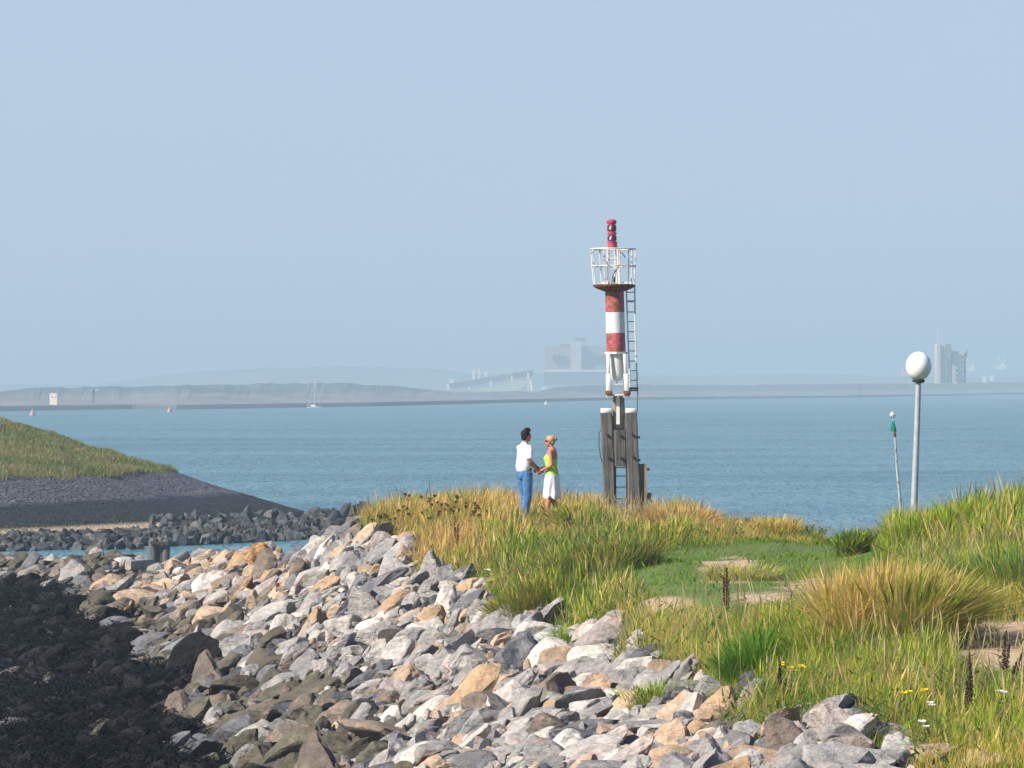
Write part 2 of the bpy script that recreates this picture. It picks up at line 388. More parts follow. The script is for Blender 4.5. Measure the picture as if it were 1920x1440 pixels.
def weedx(py): return np.interp(py, [1095, 1130, 1200, 1300, 1440], [30, 170, 270, 350, 395])
def pick_col(x, y, z, px, py, r):
    if px < weedx(py)+(float(fbm(x, y, 2.2, 77))-.5)*260 and py > 1095 and r.random() < .9: return 'dark slate', np.array((.012, .012, .012))*r.uniform(.6, 1.5)
    hi = np.clip((z-1.45)/.9, 0, 1)
    if r.random() > hi and z < 2.2:
        nm = r.choice(['olive', 'brown', 'dark slate', 'olive', 'blue grey'])
    elif 250 < px < 540 and py < 1120 and r.random() < .62:
        nm = r.choice(['tan', 'orange', 'tan', 'pinkish', 'brown'])
    else:
        nm = r.choice(['mid grey']*12+['blue grey']*2+['pale']*5+['dark slate']*1+['tan']*4+['orange']*1+['brown']*1+['pinkish']*2)
    return nm, np.array(PAL[nm])*r.uniform(.82, 1.2)
# throw darts
rocks = []; cell = {}
def free(x, y, rad):
    cx, cy = int(x//1.2), int(y//1.2)
    for i in range(cx-1, cx+2):
        for j in range(cy-1, cy+2):
            for (a, bb, c) in cell.get((i, j), ()):
                if (a-x)**2+(bb-y)**2 < ((rad+c)*.74)**2: return False
    return True
def is_rockland(x, y, z, g):
    px, py = CX+x/y*F, HY+(H-z)/y*F
    if z < -.25 or px < -160 or px > 2050: return False
    return g < -.05
for size, tries in ((.44, 1000), (.35, 5500), (.27, 20000), (.21, 36000), (.15, 55000)):
    X = rng.uniform(-24, 6, tries); Y = rng.uniform(33, 142, tries)
    Y = np.where(rng.random(tries) < .5, rng.uniform(33, 85, tries), Y)
    Z = gz(X, Y); G = grassiness(X, Y)
    for x, y, z, g in zip(X, Y, Z, G):
        if not is_rockland(x, y, z, g): continue
        px, py = CX+x/y*F, HY+(H-z)/y*F
        if py > 1540: continue
        s = size*rng.uniform(.8, 1.22)
        if y > 95 and size < .2: continue
        if y < 47 and s > .36: s *= .75
        if free(x, y, s):
            cell.setdefault((int(x//1.2), int(y//1.2)), []).append((x, y, s)); rocks.append([x, y, z, s, px, py])
# a few half buried stones out in the grass edge
for (px, py, s) in ((1400, 1305, .42), (1345, 1345, .6), (1300, 1370, .5), (1075, 1178, .5), (1215, 1235, .42), (1190, 1215, .45), (1290, 1275, .5), (1385, 1265, .3), (1400, 1330, .5), (1340, 1300, .45), (1505, 1350, .36), (1560, 1370, .5), (1680, 1400, .55),
                    (905, 1110, .5), (870, 1080, .45), (960, 1165, .3), (1010, 1200, .6), (1110, 1215, .5), (1240, 1275, .4), (1450, 1380, .4), (1600, 1415, .45), (1740, 1435, .5), (1890, 1436, .38), (1840, 1440, .3)):
    p = ground_at(px, py); rocks.append([p.x, p.y, p.z, s*.62, px, py])
print('rocks', len(rocks))
# visibility by a small z-buffer
W2, H2 = 640, 480; buf = -np.ones((H2, W2), int)
order = sorted(range(len(rocks)), key=lambda i: -rocks[i][1])
for i in order:
    x, y, z, s, px, py = rocks[i]; rp = s*F/y/3; cx, cy = px/3, (py-s*F/y*.25)/3
    x0, x1 = int(max(0, cx-rp)), int(min(W2-1, cx+rp)); y0, y1 = int(max(0, cy-rp*.7)), int(min(H2-1, cy+rp*.7))
    if x1 <= x0 or y1 <= y0: continue
    yy, xx = np.mgrid[y0:y1+1, x0:x1+1]; k = ((xx-cx)/rp)**2+((yy-cy)/(rp*.7))**2 < 1; buf[y0:y1+1, x0:x1+1][k] = i
vis = np.bincount(buf[buf >= 0].ravel(), minlength=len(rocks))
def slope_frame(x, y, r):
    e = .5; dzx = float(gz(x+e, y)-gz(x-e, y))/(2*e); dzy = float(gz(x, y+e)-gz(x, y-e))/(2*e)
    n = Vector((-dzx, -dzy, 1)).normalized()
    d = Vector((1.0, .25, 0)); d = (d-n*d.dot(n)).normalized(); s = n.cross(d)
    Mx = Matrix((d, s, n)).transposed()
    return Mx @ Euler((r.normal(0, .38), r.normal(0, .38)-.12, r.normal(0, .7))).to_matrix()
weedpoly = lambda px, py, z: (z < 1.28) and (py > 1085)
NSING = 290
cand = [i for i in np.argsort(-vis) if vis[i] > 0 and not (weedpoly(rocks[i][4], rocks[i][5], rocks[i][2]) and rocks[i][2] < 1.15)]
single = set(int(i) for i in cand[:NSING])
info = []
BV, BF, BC, off = [], [], [], 0
LIB = {3: [rock_verts(500+i, 3, ASP[['slab', 'block', 'wedge'][i % 3]], .07) for i in range(30)], 2: [rock_verts(700+i, 2, ASP[['slab', 'block', 'wedge'][i % 3]]) for i in range(30)], 4: [rock_verts(800+i, 4, ASP[['slab', 'block', 'wedge'][i % 3]], .07) for i in range(16)]}
def add_bulk(L, x, y, z, s, rot, col, lvl):
    V = L[lvl][rng.integers(len(L[lvl]))]; Mx = np.array(rot)
    W = (V*s)@Mx.T+np.array([x, y, z]); return W
for i, (x, y, z, s, px, py) in enumerate(rocks):
    rr = np.random.default_rng(3000+i); rot = slope_frame(x, y, rr)
    nm, col = pick_col(x, y, z, px, py, rr)
    if s > .3 and nm == 'dark slate' and col[0] > .04: nm, col = 'mid grey', np.array(PAL['mid grey'])*rr.uniform(.8, 1.1)
    if i in single:
        kind, me = protos[rr.integers(len(protos))]
        o = bpy.data.objects.new('boulder', me); C.objects.link(o)
        o.location = (x, y, z+s*.12); o.rotation_euler = rot.to_euler(); o.scale = (s*1.12,)*3; o.color = (*col, 1)
        info.append((o, px, py, s, nm, kind))
    else:
        lvl = 2 if s*F/y < 15 else 3 if s*F/y < 42 else 4
        V = add_bulk(LIB, x, y, z+s*.1, s*1.1, rot, col, lvl); Fc = ICO[lvl][1]
        BV.append(V); BF.append(Fc+off); off += len(V); BC.append(np.repeat(col[None], len(V), 0))
# small rubble between
nr = 10500
X = rng.uniform(-22, 6, nr); Y = np.where(rng.random(nr) < .6, rng.uniform(33, 85, nr), rng.uniform(33, 140, nr)); Z = gz(X, Y); G = grassiness(X, Y)
for x, y, z, g in zip(X, Y, Z, G):
    if g > .12 or z < -.2: continue
    px, py = CX+x/y*F, HY+(H-z)/y*F
    if py > 1500 or px < -60 or px > 1960: continue
    nm, col = pick_col(x, y, z, px, py, rng); s = rng.uniform(.06, .15)
    rot = Euler((rng.uniform(0, 6), rng.uniform(0, 6), rng.uniform(0, 6))).to_matrix()
    V = add_bulk(LIB, x, y, z+rng.uniform(0, .12)*(g < -.3), s, rot, col, 2); BV.append(V); BF.append(ICO[2][1]+off); off += len(V); BC.append(np.repeat(col[None], len(V), 0))
BVc = np.concatenate(BV); BFc = np.concatenate(BF)
rub = np_mesh('boulder_rubble', BVc, BFc.ravel(), np.full(len(BFc), 3), M_ROCK_A, np.concatenate(BC), False)
tag(rub, 'smaller grey and tan rubble packed between the large boulders of the slope', 'rubble', kind='stuff')
# labels of the single boulders
COLW = {'mid grey': 'grey', 'blue grey': 'bluish grey', 'pale': 'pale whitish', 'dark slate': 'dark slate', 'tan': 'tan', 'orange': 'orange', 'brown': 'brown', 'pinkish': 'pinkish grey', 'olive': 'olive brown'}
def colz(px):
    for lim, t in ((250, 'at left edge'), (450, 'under the headland'), (640, 'under the breakwater'), (830, 'under the seed heads'), (1000, 'under the man'), (1130, 'under the woman'), (1300, 'under beacon'), (1500, 'right of beacon')):
        if px < lim: return t
    return 'by right bank'
def rowz(py):
    for lim, t in ((1070, 'on the rock crest'), (1150, 'high up'), (1240, 'mid slope'), (1340, 'low down')):
        if py < lim: return t
    return 'along the photo bottom'
ORD = ['leftmost', 'second', 'third', 'fourth', 'fifth', 'sixth', 'seventh', 'eighth', 'ninth', 'tenth', 'eleventh', 'twelfth', 'thirteenth', 'fourteenth', 'fifteenth', 'sixteenth', 'seventeenth', 'eighteenth', 'nineteenth', 'twentieth']
bk = {}
for t in info:
    o, px, py, s, nm, kind = t
    key = (('large' if s > .34 else 'small'), COLW[nm], kind, rowz(py), colz(px)); bk.setdefault(key, []).append(t)
for key, L in bk.items():
    L.sort(key=lambda t: t[1])
    for k, t in enumerate(L):
        lab = f"{key[0]} {key[1]} {key[2]} boulder {key[3]} {key[4]}".replace('slab boulder', 'boulder slab').replace('block boulder', 'blocky boulder')
        if len(L) > 1: lab += ', ' + (f'{ORD[k]}' if k == 0 else f'{ORD[k]} from left')
        tag(t[0], lab, 'boulder', 'boulders of the rock slope')

# ------------------------------------------------------------------ seaweed over the low rocks
def blades(name, X, Y, Z, h, w, az, lean, bend, col, mt=None, segs=3, tipcol=None, label=None, cat=None, kind='stuff', head=None, parent=None):
    n = len(X); h = np.broadcast_to(h, n); w = np.broadcast_to(w, n)
    face = rng.uniform(0, math.pi, n); wx, wy = np.cos(face), np.sin(face)
    dx, dy = np.cos(az), np.sin(az); V = []; Cc = []
    for k in range(segs+1):
        t = k/segs; horiz = h*(lean*t+bend*t*t); up = h*(t-.35*(np.abs(bend)+lean*.5)*t*t)
        cx = X+dx*horiz; cy = Y+dy*horiz; cz = Z+up
        cc = col*(1-t*.0) if tipcol is None else col*(1-t)+tipcol*t
        if k < segs:
            ww = w*(1-t*.55)*.5
            if head is not None and k == segs-1: ww = np.where(head, w*1.6, ww)
            V.append(np.stack([cx-wx*ww, cy-wy*ww, cz], 1)); V.append(np.stack([cx+wx*ww, cy+wy*ww, cz], 1)); Cc += [cc, cc]
        else:
            V.append(np.stack([cx, cy, cz], 1)); Cc.append(cc)
    per = 2*segs+1; VV = np.stack(V, 1).reshape(-1, 3); CC = np.stack(Cc, 1).reshape(-1, 3)
    base = (np.arange(n)*per)[:, None]; loc = []; sz = []
    for k in range(segs-1): loc += [2*k, 2*k+1, 2*k+3, 2*k+2]; sz.append(4)
    loc += [2*segs-2, 2*segs-1, 2*segs]; sz.append(3)
    Fl = (base+np.array(loc)[None]).ravel(); S = np.tile(np.array(sz), n)
    o = np_mesh(name, VV, Fl, S, mt or M_GRASS, np.clip(CC, 0, 1), False, parent)
    if label: tag(o, label, cat, kind=kind)
    return o
pxs, pys = pxy(BVc[:, 0], BVc[:, 1], BVc[:, 2])
wob = (fbm(BVc[:, 0], BVc[:, 1], 2.2, 77)-.5)*260
ok = (pxs < weedx(pys)+wob) & (pys > 1100) & (pxs > -60) & (BVc[:, 2] > 0)
idx = np.nonzero(ok)[0]; 
idx = rng.choice(idx, 110000, replace=True)
P = BVc[idx]+rng.normal(0, .05, (len(idx), 3))
nw = len(P)
blades('seaweed', P[:, 0], P[:, 1], P[:, 2]+.01, rng.uniform(.05, .2, nw), rng.uniform(.015, .045, nw), rng.uniform(0, 6.28, nw), 1.0, rng.uniform(.3, 1.3, nw), np.repeat(np.array([[.01, .009, .008]]), nw, 0), M_SEAWEED,
       label='black seaweed draped over the low tidal rocks at lower left', cat='seaweed')
# weed on the ground too
nw = 90000; X = rng.uniform(-20, 0, nw); Y = rng.uniform(45, 118, nw); Z = gz(X, Y); px, py = pxy(X, Y, Z)
k = (px < weedx(py)+(fbm(X, Y, 2.2, 77)-.5)*260) & (Z > .05) & (px > -60) & (py > 1095) & (py < 1520); X, Y, Z = X[k], Y[k], Z[k]; nw = len(X)
blades('seaweed', X, Y, Z+rng.uniform(0, .28, nw), rng.uniform(.06, .22, nw), rng.uniform(.015, .05, nw), rng.uniform(0, 6.3, nw), 1.0, rng.uniform(.2, 1.2, nw), np.repeat(np.array([[.01, .009, .008]]), nw, 0), M_SEAWEED,
       label='black seaweed lying thick on the ground between the tidal rocks', cat='seaweed')

# ================================================================== GRASS
GREEN, YG, STRAW, DARK, LAWN, GOLD, BLUEG = map(np.array, ((.13, .25, .014), (.37, .42, .035), (.62, .45, .15), (.04, .08, .02), (.10, .23, .02), (.60, .38, .12), (.17, .24, .11)))
def zonecol(X, Y, Z, n):
    px, py = pxy(X, Y, Z); s = np.full(n, .33)
    s = np.where((py < 1010) & (px < 1640), .80, s)                      # dry crest
    s = np.where((px < 900) & (py < 1060), .75, s)
    s = np.where((px > 1640) & (py < 1120), .14, s)                      # green right hill
    s = s + (fbm(X, Y, 1.8, 61)-.5)*1.3
    u = rng.random(n); v = rng.random(n)
    dg = fbm(X, Y, 1.3, 81)
    col = np.where((u < s)[:, None], np.where((v < .4)[:, None], GOLD, STRAW), np.where((v < .5+(dg[:]-.5)*2)[:, None], GREEN, YG))
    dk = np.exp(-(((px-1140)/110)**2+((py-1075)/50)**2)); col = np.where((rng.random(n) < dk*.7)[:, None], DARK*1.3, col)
    col = np.where(((dg > .64) & (v < .5))[:, None], GREEN*.75, col)
    return col*rng.uniform(.7, 1.3, n)[:, None]
def field(n, yr, hr, wr, name, label, density_tuft=.12):
    y = rng.uniform(*yr, n); x = rng.uniform(-4, 13, n)
    x += (fbm(x, y, .35, 91)-.5)*.4
    g = grassiness(x, y); z = gz(x, y); px, py = pxy(x, y, z)
    lw = lawnmask(x, y, z); sn = sandmask(x, y, z)
    k = (g > .0) & (px > 600) & (px < 2050) & (py < 1560) & (rng.random(n) > sn*.93) & (z > .8) & (rng.random(n) < .45+1.1*fbm(x, y, .6, 14))
    x, y, z, lw, g, sn, px, py = (a[k] for a in (x, y, z, lw, g, sn, px, py)); n = len(x)
    h = rng.uniform(*hr, n)*(.45+1.15*fbm(x, y, 1.2, 44))*(1-.84*lw)*np.clip(.35+g*1.2, .35, 1)*(1-.5*sn)
    h = h*np.where(y < 56, .82, 1.0); h = np.where((px > 1120) & (px < 1225) & (y > 74), h*.55, h)
    h = np.where((px > 1150) & (px < 1660) & (py < 1040), h*np.interp(px, [1150, 1230, 1275, 1330, 1400, 1640], [.9, .6, .95, .6, .5, .45]), h); h = np.where((px > 1790) & (py > 1180) & (py < 1330), h*.3, h)
    h = np.where((px > 1200) & (px < 1600) & (py > 1100) & (py < 1180), h*.55, h)
    h = np.where((px > 1005) & (px < 1075) & (y > 69) & (y < 75), h*.55, h); h = np.where((px > 960) & (px <= 1005) & (y > 70), h*.8, h)
    col = zonecol(x, y, z, n); lc = LAWN*rng.uniform(.7, 1.5, n)[:, None]
    lc = np.where((rng.random(n) < .25)[:, None], YG*.9, lc)
    col = np.where((lw > .5)[:, None], lc, col)
    az = np.where(rng.random(n) < .6, rng.uniform(0, 6.28, n), rng.normal(.1, .8, n))
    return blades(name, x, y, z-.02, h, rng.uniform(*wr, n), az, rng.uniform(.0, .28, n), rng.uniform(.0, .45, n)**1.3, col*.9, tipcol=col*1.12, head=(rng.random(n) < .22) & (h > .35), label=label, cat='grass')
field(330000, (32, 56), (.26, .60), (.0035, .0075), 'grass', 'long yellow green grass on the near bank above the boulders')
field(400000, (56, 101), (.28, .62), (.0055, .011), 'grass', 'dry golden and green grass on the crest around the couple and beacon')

def litter(n, hr, wr, cols, name, label, lean, up):
    y = rng.uniform(33, 84, n); x = rng.uniform(-4, 12, n); z = gz(x, y); g = grassiness(x, y); px, py = pxy(x, y, z)
    k = (g > -.05) & (px < 2000) & (py < 1520) & (rng.random(n) < .1+1.5*(fbm(x, y, .9, 53)-.25)) & (rng.random(n) > sandmask(x, y, z)*.8) & (rng.random(n) > lawnmask(x, y, z)*.85)
    x, y, z = x[k], y[k], z[k]; n = len(x); c_ = np.array(cols)[rng.integers(0, len(cols), n)]*rng.uniform(.6, 1.25, n)[:, None]
    blades(name, x, y, z+rng.uniform(0, up, n), rng.uniform(*hr, n), rng.uniform(*wr, n), rng.uniform(0, 6.28, n), rng.uniform(*lean, n), rng.uniform(-.3, .8, n), c_, segs=3, label=label, cat='grass')
litter(90000, (.12, .35), (.004, .009), [STRAW*.8, GOLD*.7, np.array((.30, .22, .12))], 'dead_grass', 'fallen straw lying tangled in the lower part of the grass', (.8, 2.2), .30)
litter(60000, (.05, .14), (.018, .040), [GREEN*.7, DARK*1.5, BLUEG*.8, GREEN], 'weed_leaves', 'broad dark green weed leaves growing low in the grass', (.3, 1.4), .28)
nst = 17000; y = rng.uniform(36, 84, nst); x = rng.uniform(-4, 12, nst); z = gz(x, y); g = grassiness(x, y); px, py = pxy(x, y, z)
k = (g > .15) & (lawnmask(x, y, z) < .3) & (sandmask(x, y, z) < .3) & (px < 2000) & (py < 1500) & (rng.random(nst) < .15+1.3*(fbm(x, y, 1.1, 23)-.25)) & ~((px > 1320) & (py < 1045) & (px < 1660)) & ~((px > 1000) & (px < 1080) & (y > 68) & (y < 75))
x, y, z = x[k], y[k], z[k]; nst = len(x); c_ = np.array((.50, .39, .18))*rng.uniform(.6, 1.15, nst)[:, None]
blades('seed_stems', x, y, z, rng.uniform(.45, .85, nst), rng.uniform(.0035, .007, nst), rng.uniform(0, 6.28, nst), rng.uniform(.02, .2, nst), rng.uniform(0, .25, nst), c_, segs=4, head=np.ones(nst, bool), label='thin straw coloured grass stems with seed heads standing above the grass', cat='grass')
def tussock(px, py, h, rad, n, cols, lean=.1, az=0, label='', name='grass_tussock', w=.009, spread=.6, Y=None, droop=1.0):
    w = w*.7; n = int(n*1.35)
    p = ground_at(px, py) if Y is None else Vector(((px-CX)/F*Y, Y, float(gz((px-CX)/F*Y, Y))))
    r = rad*np.sqrt(rng.random(n)); a = rng.uniform(0, 6.28, n); X = r*np.cos(a); Yy = r*np.sin(a)
    Z = gz(X+p.x, Yy+p.y)-p.z
    dirx = X/rad*spread+math.cos(az)*lean*2; diry = Yy/rad*spread+math.sin(az)*lean*2
    dirx = dirx+rng.normal(0, .28, n); diry = diry+rng.normal(0, .28, n); A = np.arctan2(diry, dirx); L = np.hypot(dirx, diry)
    c = np.array(cols)[rng.integers(0, len(cols), n)]*rng.uniform(.7, 1.25, n)[:, None]
    o = blades(name, X, Yy, Z-.03, h*rng.uniform(.35, 1.1, n)*(.75+.5*fbm(X+p.x, Yy+p.y, .25, 66)), rng.uniform(w*.7, w*1.3, n), A, L*rng.uniform(.1, .6, n), L*rng.uniform(.2, .9, n)*droop, c*.9, segs=5, tipcol=c*1.1, head=rng.random(n) < .2, label=None)
    o.location = p; tag(o, label, 'grass tussock'); return o
tussock(1640, 1215, 1.05, .62, 6500, [STRAW*1.1, STRAW, STRAW, YG, GOLD], .05, 0, 'tall straw coloured grass clump standing left of the bent tussock', spread=.22)
tussock(1722, 1222, 1.0, .34, 7000, [YG*.85, STRAW*.95, STRAW*.8, GREEN*.8], .2, -.1, 'big arching tussock bent to the right beside the sandy path', 'marram_tussock', spread=.36, droop=1.05)
tussock(1575, 1235, .62, .5, 2500, [STRAW, YG, GREEN], .05, 0, 'loose pale grass tuft in front of the tall straw clump')
tussock(1275, 1000, .62, .55, 2600, [GOLD, STRAW], .05, 0, 'golden grass tussock on the crest right of the beacon', w=.012)
tussock(1455, 1012, .5, .4, 1600, [GOLD, STRAW, YG], .05, 0, 'small golden tussock on the crest midway between beacon and lamp', w=.009, spread=.3)
tussock(1597, 1040, .5, .28, 1500, [GREEN*.7, DARK*1.4, YG], .05, 0, 'dark green tussock at the right end of the crest beside the water', w=.010, spread=.25)
tussock(1085, 990, .55, .5, 1700, [YG, STRAW, GREEN], .05, 0, 'olive tussock on the crest between the woman and the beacon', w=.012)
tussock(1130, 1075, .62, .95, 6000, [GREEN*.8, DARK*1.5, YG*.8, STRAW*.7], .02, .1, 'wide dark green tussock at the left end of the mown lawn', w=.010, spread=.3)
tussock(870, 975, .5, .6, 2600, [STRAW, GOLD], .05, 0, 'dry golden tussock on the crest left of the man', w=.012)
tussock(985, 1150, .6, .5, 3200, [GREEN*.8, YG, GOLD*.7], .08, 2.9, 'overhanging green tussock above the boulders below the couple', w=.01)
tussock(1410, 1265, .55, .35, 2200, [np.array((.08, .22, .02)), GREEN], .05, 0, 'bright green tuft growing at the top of the boulders', w=.009)
tussock(1230, 1330, .4, .35, 1200, [GREEN, YG], .05, 0, 'low green tuft sprouting between boulders below the beacon', w=.009)
tussock(1390, 1085, .3, .6, 1200, [BLUEG, YG, STRAW], .05, 0, 'grey green weedy tuft beside the bare patch in the lawn', w=.01)
tussock(1880, 1130, .8, .8, 4500, [BLUEG, GREEN, YG*.8], .1, 2.2, 'grey green marram tussock on the foot of the right hill', 'marram_tussock', w=.009)
tussock(1760, 1015, .6, .7, 3600, [YG, GREEN, YG], .05, 0, 'yellow green tussock on the shoulder of the right hill below the lamp', w=.01)
tussock(868, 1125, .28, .25, 700, [GREEN, YG], .05, 0, 'small green tuft among the boulders near the yellow flowers', w=.009)
tussock(1062, 1218, .4, .22, 700, [GREEN, YG], .05, 0, 'narrow green tuft beside the large tan boulder', w=.009)

# ---------------- dock spikes, dried umbels, flowers
def spike(px, py, h, label, Y=None):
    p = ground_at(px, py); r = random.Random(int(px)); root = empty('dock_plant', p); tag(root, label, 'dried plant', 'dried brown dock plants')
    for b_ in range(r.choice((2, 3, 3))):
        lx = r.uniform(-.12, .12)*b_; hh = h*(1-.18*b_); top = Vector((lx+r.uniform(-.05, .05), r.uniform(-.05, .05), hh))
        mb = MB(); mb.tube([(lx*.3, 0, -.05), top*.5+Vector((lx*.2, 0, 0)), top], [.009, .007, .004], 5); st = mb.build('stem', M_STEM, root)
        mb = MB()
        for i in range(150):
            t = r.uniform(.38, 1.0); q = Vector((lx*.3, 0, 0)).lerp(top, t); a = r.uniform(0, 6.28); rr = r.uniform(.005, .045)*(1.25-t)
            s = r.uniform(.006, .014)
            mb.box(q+Vector((math.cos(a)*rr, math.sin(a)*rr, r.uniform(-.01, .02))), (s, s, s*1.5), (r.uniform(0, 3), r.uniform(0, 3), 0))
        mb.build('seed_head', M_DARKPLANT, st)
    return root
spike(855, 1052, .86, 'tall dark brown dock spike at the grass edge above the boulders')
spike(1365, 1165, .72, 'dark brown dock spike in front of the bare patch in the lawn')
spike(1545, 1190, .5, 'dark brown dock spike left of the tall straw clump')
spike(1455, 1345, .6, 'thin brown dock spike rising beside the yellow flowers above the boulders')
spike(1880, 1290, .55, 'brown dock spike in front of the sandy path at right')
spike(1822, 1370, .75, 'branched brown dock plant near the bottom right corner')
spike(1065, 1000, .35, 'short dark dock spike just right of the woman')
spike(1105, 1035, .3, 'short brown dock spike on the crest in front of the beacon')
spike(960, 1055, .3, 'low brown dock plant in the grass under the man')
def umbel(px, py, h, k):
    p = ground_at(px, py); r = random.Random(k); root = empty('dried_umbel', p)
    tag(root, f'dry brown seed head {["with wide flat top", "with small tight top", "leaning to the left", "leaning to the right"][k % 4]} on the crest, {ORD[k]} from left' if k else 'dry brown seed head, leftmost on the grassy crest', 'dried plant', 'dried seed heads on the crest')
    for s_ in range(3):
        lx = {0: 0, 1: 0, 2: -.1, 3: .1}[k % 4]+(r.uniform(-.22, .22) if s_ else 0); ly = r.uniform(-.2, .2) if s_ else 0; hh = h*(r.uniform(.65, 1) if s_ else 1)
        top = Vector((lx, ly, hh)); mb = MB(); mb.tube([(lx*.4, ly*.4, -.05), top], [.006, .004], 5)
        for i in range(5): a = i*1.26; mb.tube([top-Vector((0, 0, .05)), top+Vector((math.cos(a)*.04, math.sin(a)*.04, .02))], .003, 4)
        st_ = mb.build('stem', M_STEM, root); mb = MB(); wd = .05 if k % 4 == 0 else .034
        for i in range(26):
            a = r.uniform(0, 6.28); q = r.uniform(0, wd); mb.ell(top+Vector((math.cos(a)*q, math.sin(a)*q, .02+r.uniform(-.02, .02))), (.010, .010, .010), nu=5, nv=4)
        mb.build('seed_head', M_DARKPLANT, root)
rr = random.Random(5); ux = sorted(rr.uniform(708, 905) for _ in range(20))
for k, x in enumerate(ux): umbel(x, rr.uniform(985, 1015), rr.uniform(.38, .68), k)
def flower(px, py, mt, label, n=3, size=.035):
    gp = None
    for dy in range(int(.28*F/60), 0, -1): pass
    p = ground_at(px, py+(78 if px > 1400 and py < 1400 else 28)); hh = max(.12, (H-(py-HY)/F*p.y)-p.z); r = random.Random(int(px*3+py)); root = empty('wildflower', p)
    tag(root, label, 'flower', 'wildflowers along the rock edge'); root.name = 'wildflower'
    for i in range(n):
        top = Vector((r.uniform(-.05, .05)*(i > 0), r.uniform(-.05, .05), hh-r.uniform(0, .05)*(i > 0)))
        mb = MB(); mb.tube([(0, 0, -.03), top*.5+Vector((.01, 0, 0)), top], [.005, .004, .003], 5)
        for t in (.3, .5, .7):
            q = top*t; a = r.uniform(0, 6.28); d = Vector((math.cos(a)*.05, math.sin(a)*.05, .03)); mb.tube([q, q+d*.5, q+d], [(.002, .008), (.003, .010), (.001, .002)], 5)
        st = mb.build('stem', M_GSTEM, root); mb = MB()
        for j in range(9):
            a = j*6.283/9; d = Vector((math.cos(a), math.sin(a), .25)); mb.tube([top+d*.004, top+d*size*.6, top+d*size], [(.003, .006), (.003, .011), (.002, .004)], 6)
        mb.ell(top+Vector((0, 0, .006)), (.012, .012, .008), nu=8, nv=5)
        mb.build('blossom', mt, st)
for (x, y, mt, lab) in ((848, 1092, M_YEL, 'yellow wildflower among the boulders below the tall dock spike'), (918, 1087, M_YEL, 'yellow wildflower at the grass edge under the man'), (1465, 1243, M_YEL, 'yellow wildflower leftmost of the cluster in the near grass'),
                       (1482, 1252, M_YEL, 'orange yellow wildflower in the middle of the near grass cluster'), (1501, 1248, M_YEL, 'yellow wildflower rightmost of the cluster in the near grass'), (1705, 1297, M_YEL, 'bright yellow wildflower below the arching tussock'),
                       (1733, 1293, M_YEL, 'pale yellow wildflower just right of the bright yellow one'), (1668, 1416, M_YEL, 'yellow wildflower low between the boulders at the bottom right'),
                       (1745, 1318, M_WHT, 'white wildflower beneath the pale yellow one'), (1728, 1352, M_WHT, 'white wildflower lowest of those above the bottom boulders'), (1877, 1297, M_WHT, 'white wildflower near the dock spike at right'), (985, 1058, M_YEL, 'tiny yellow wildflower in the grass under the woman'), (912, 1068, M_WHT, 'tiny white wildflower at the grass edge under the man')):
    flower(x, y, mt, lab, 2 if x % 2 else 3, .038)
def shrub(px, Y, ytop, label):
    X_ = (px-CX)/F*Y; zb = float(gz(X_, Y)); zt = H-(ytop-HY)/F*Y; root = empty('shrub', (X_, Y, zb)); tag(root, label, 'shrub'); r = random.Random(4); mb = MB(); lf = MB()
    for i in range(9):
        a = r.uniform(0, 6.28); top = Vector((math.cos(a)*r.uniform(.05, .22), math.sin(a)*r.uniform(.05, .22), (zt-zb)*r.uniform(.7, 1))); mb.tube([(0, 0, -.05), top*.5, top], [.014, .009, .004], 5)
        for j in range(70):
            q = top*r.uniform(.3, 1)+Vector((r.uniform(-.07, .07), r.uniform(-.07, .07), r.uniform(-.05, .05))); a2 = r.uniform(0, 6.28); d = Vector((math.cos(a2), math.sin(a2), r.uniform(-.3, .6))).normalized(); w_ = d.cross(Vector((0, 0, 1))).normalized()*.012
            lf.add([q, q+d*.025+w_, q+d*.06, q+d*.025-w_], [(0, 1, 2, 3)])
    mb.build('stem', M_GSTEM, root); lf.build('foliage', M_GSTEM, root)
shrub(1937, 52, 735, 'green leafy shrub poking in at the right edge above the hill')
# ================================================================== BEACON
TY = 97.0
def T(px, py, dy=0): v = at(px, py, TY); v.y += dy; return v
U = F/TY
M_RED = painted('red_paint', (.52, .085, .115), .85, (.72, .42, .40), 5); M_WHITE = painted('white_paint', (.82, .80, .74), .12); M_WRUST = painted('white_paint_rusty', (.80, .77, .70), .62)
M_RUST = simple('rust', (.20, .075, .03), .9, .6, 12, bmp=.02); M_REDC = simple('lantern_red', (.50, .06, .11), .4, .25, 10)
M_GLASSD = simple('dark_lens', (.10, .03, .04), .25, .5, 30, spec=.6); M_IRON = simple('iron', (.05, .045, .045), .7, .4, 10)
def wood(name, c1, c2):
    m, nt, ns, ls, b = mat(name); t = noise(nt, 3.5, 8, .7, stretch=(5, 5, .35)); t2 = noise(nt, 9, 6, .7, stretch=(2.2, 2.2, .12)); t3 = noise(nt, 1.6, 4)
    c = ramp(nt, t.outputs[0], [(.28, tuple(x*.25 for x in c1)), (.45, c1), (.68, c2)]).outputs[0]
    c = mix(nt, ramp(nt, t2.outputs[0], [(.30, (1, 1, 1)), (.40, (0, 0, 0))]).outputs[0], c, (.015, .013, .012))
    c = mix(nt, ramp(nt, t3.outputs[0], [(.4, (0, 0, 0)), (.75, (.5, .5, .5))]).outputs[0], c, c2)
    ls.new(c, b.inputs['Base Color']); b.inputs['Roughness'].default_value = .9; bump(nt, b, t.outputs[0], .9, .03); return m
M_WOOD = wood('weathered_timber', (.080, .072, .066), (.19, .17, .15)); M_WOODL = wood('pale_timber', (.22, .17, .11), (.45, .36, .25))
base = T(1165, 985); base.z = float(gz(base.x, base.y)); tower = empty('beacon_tower', base)
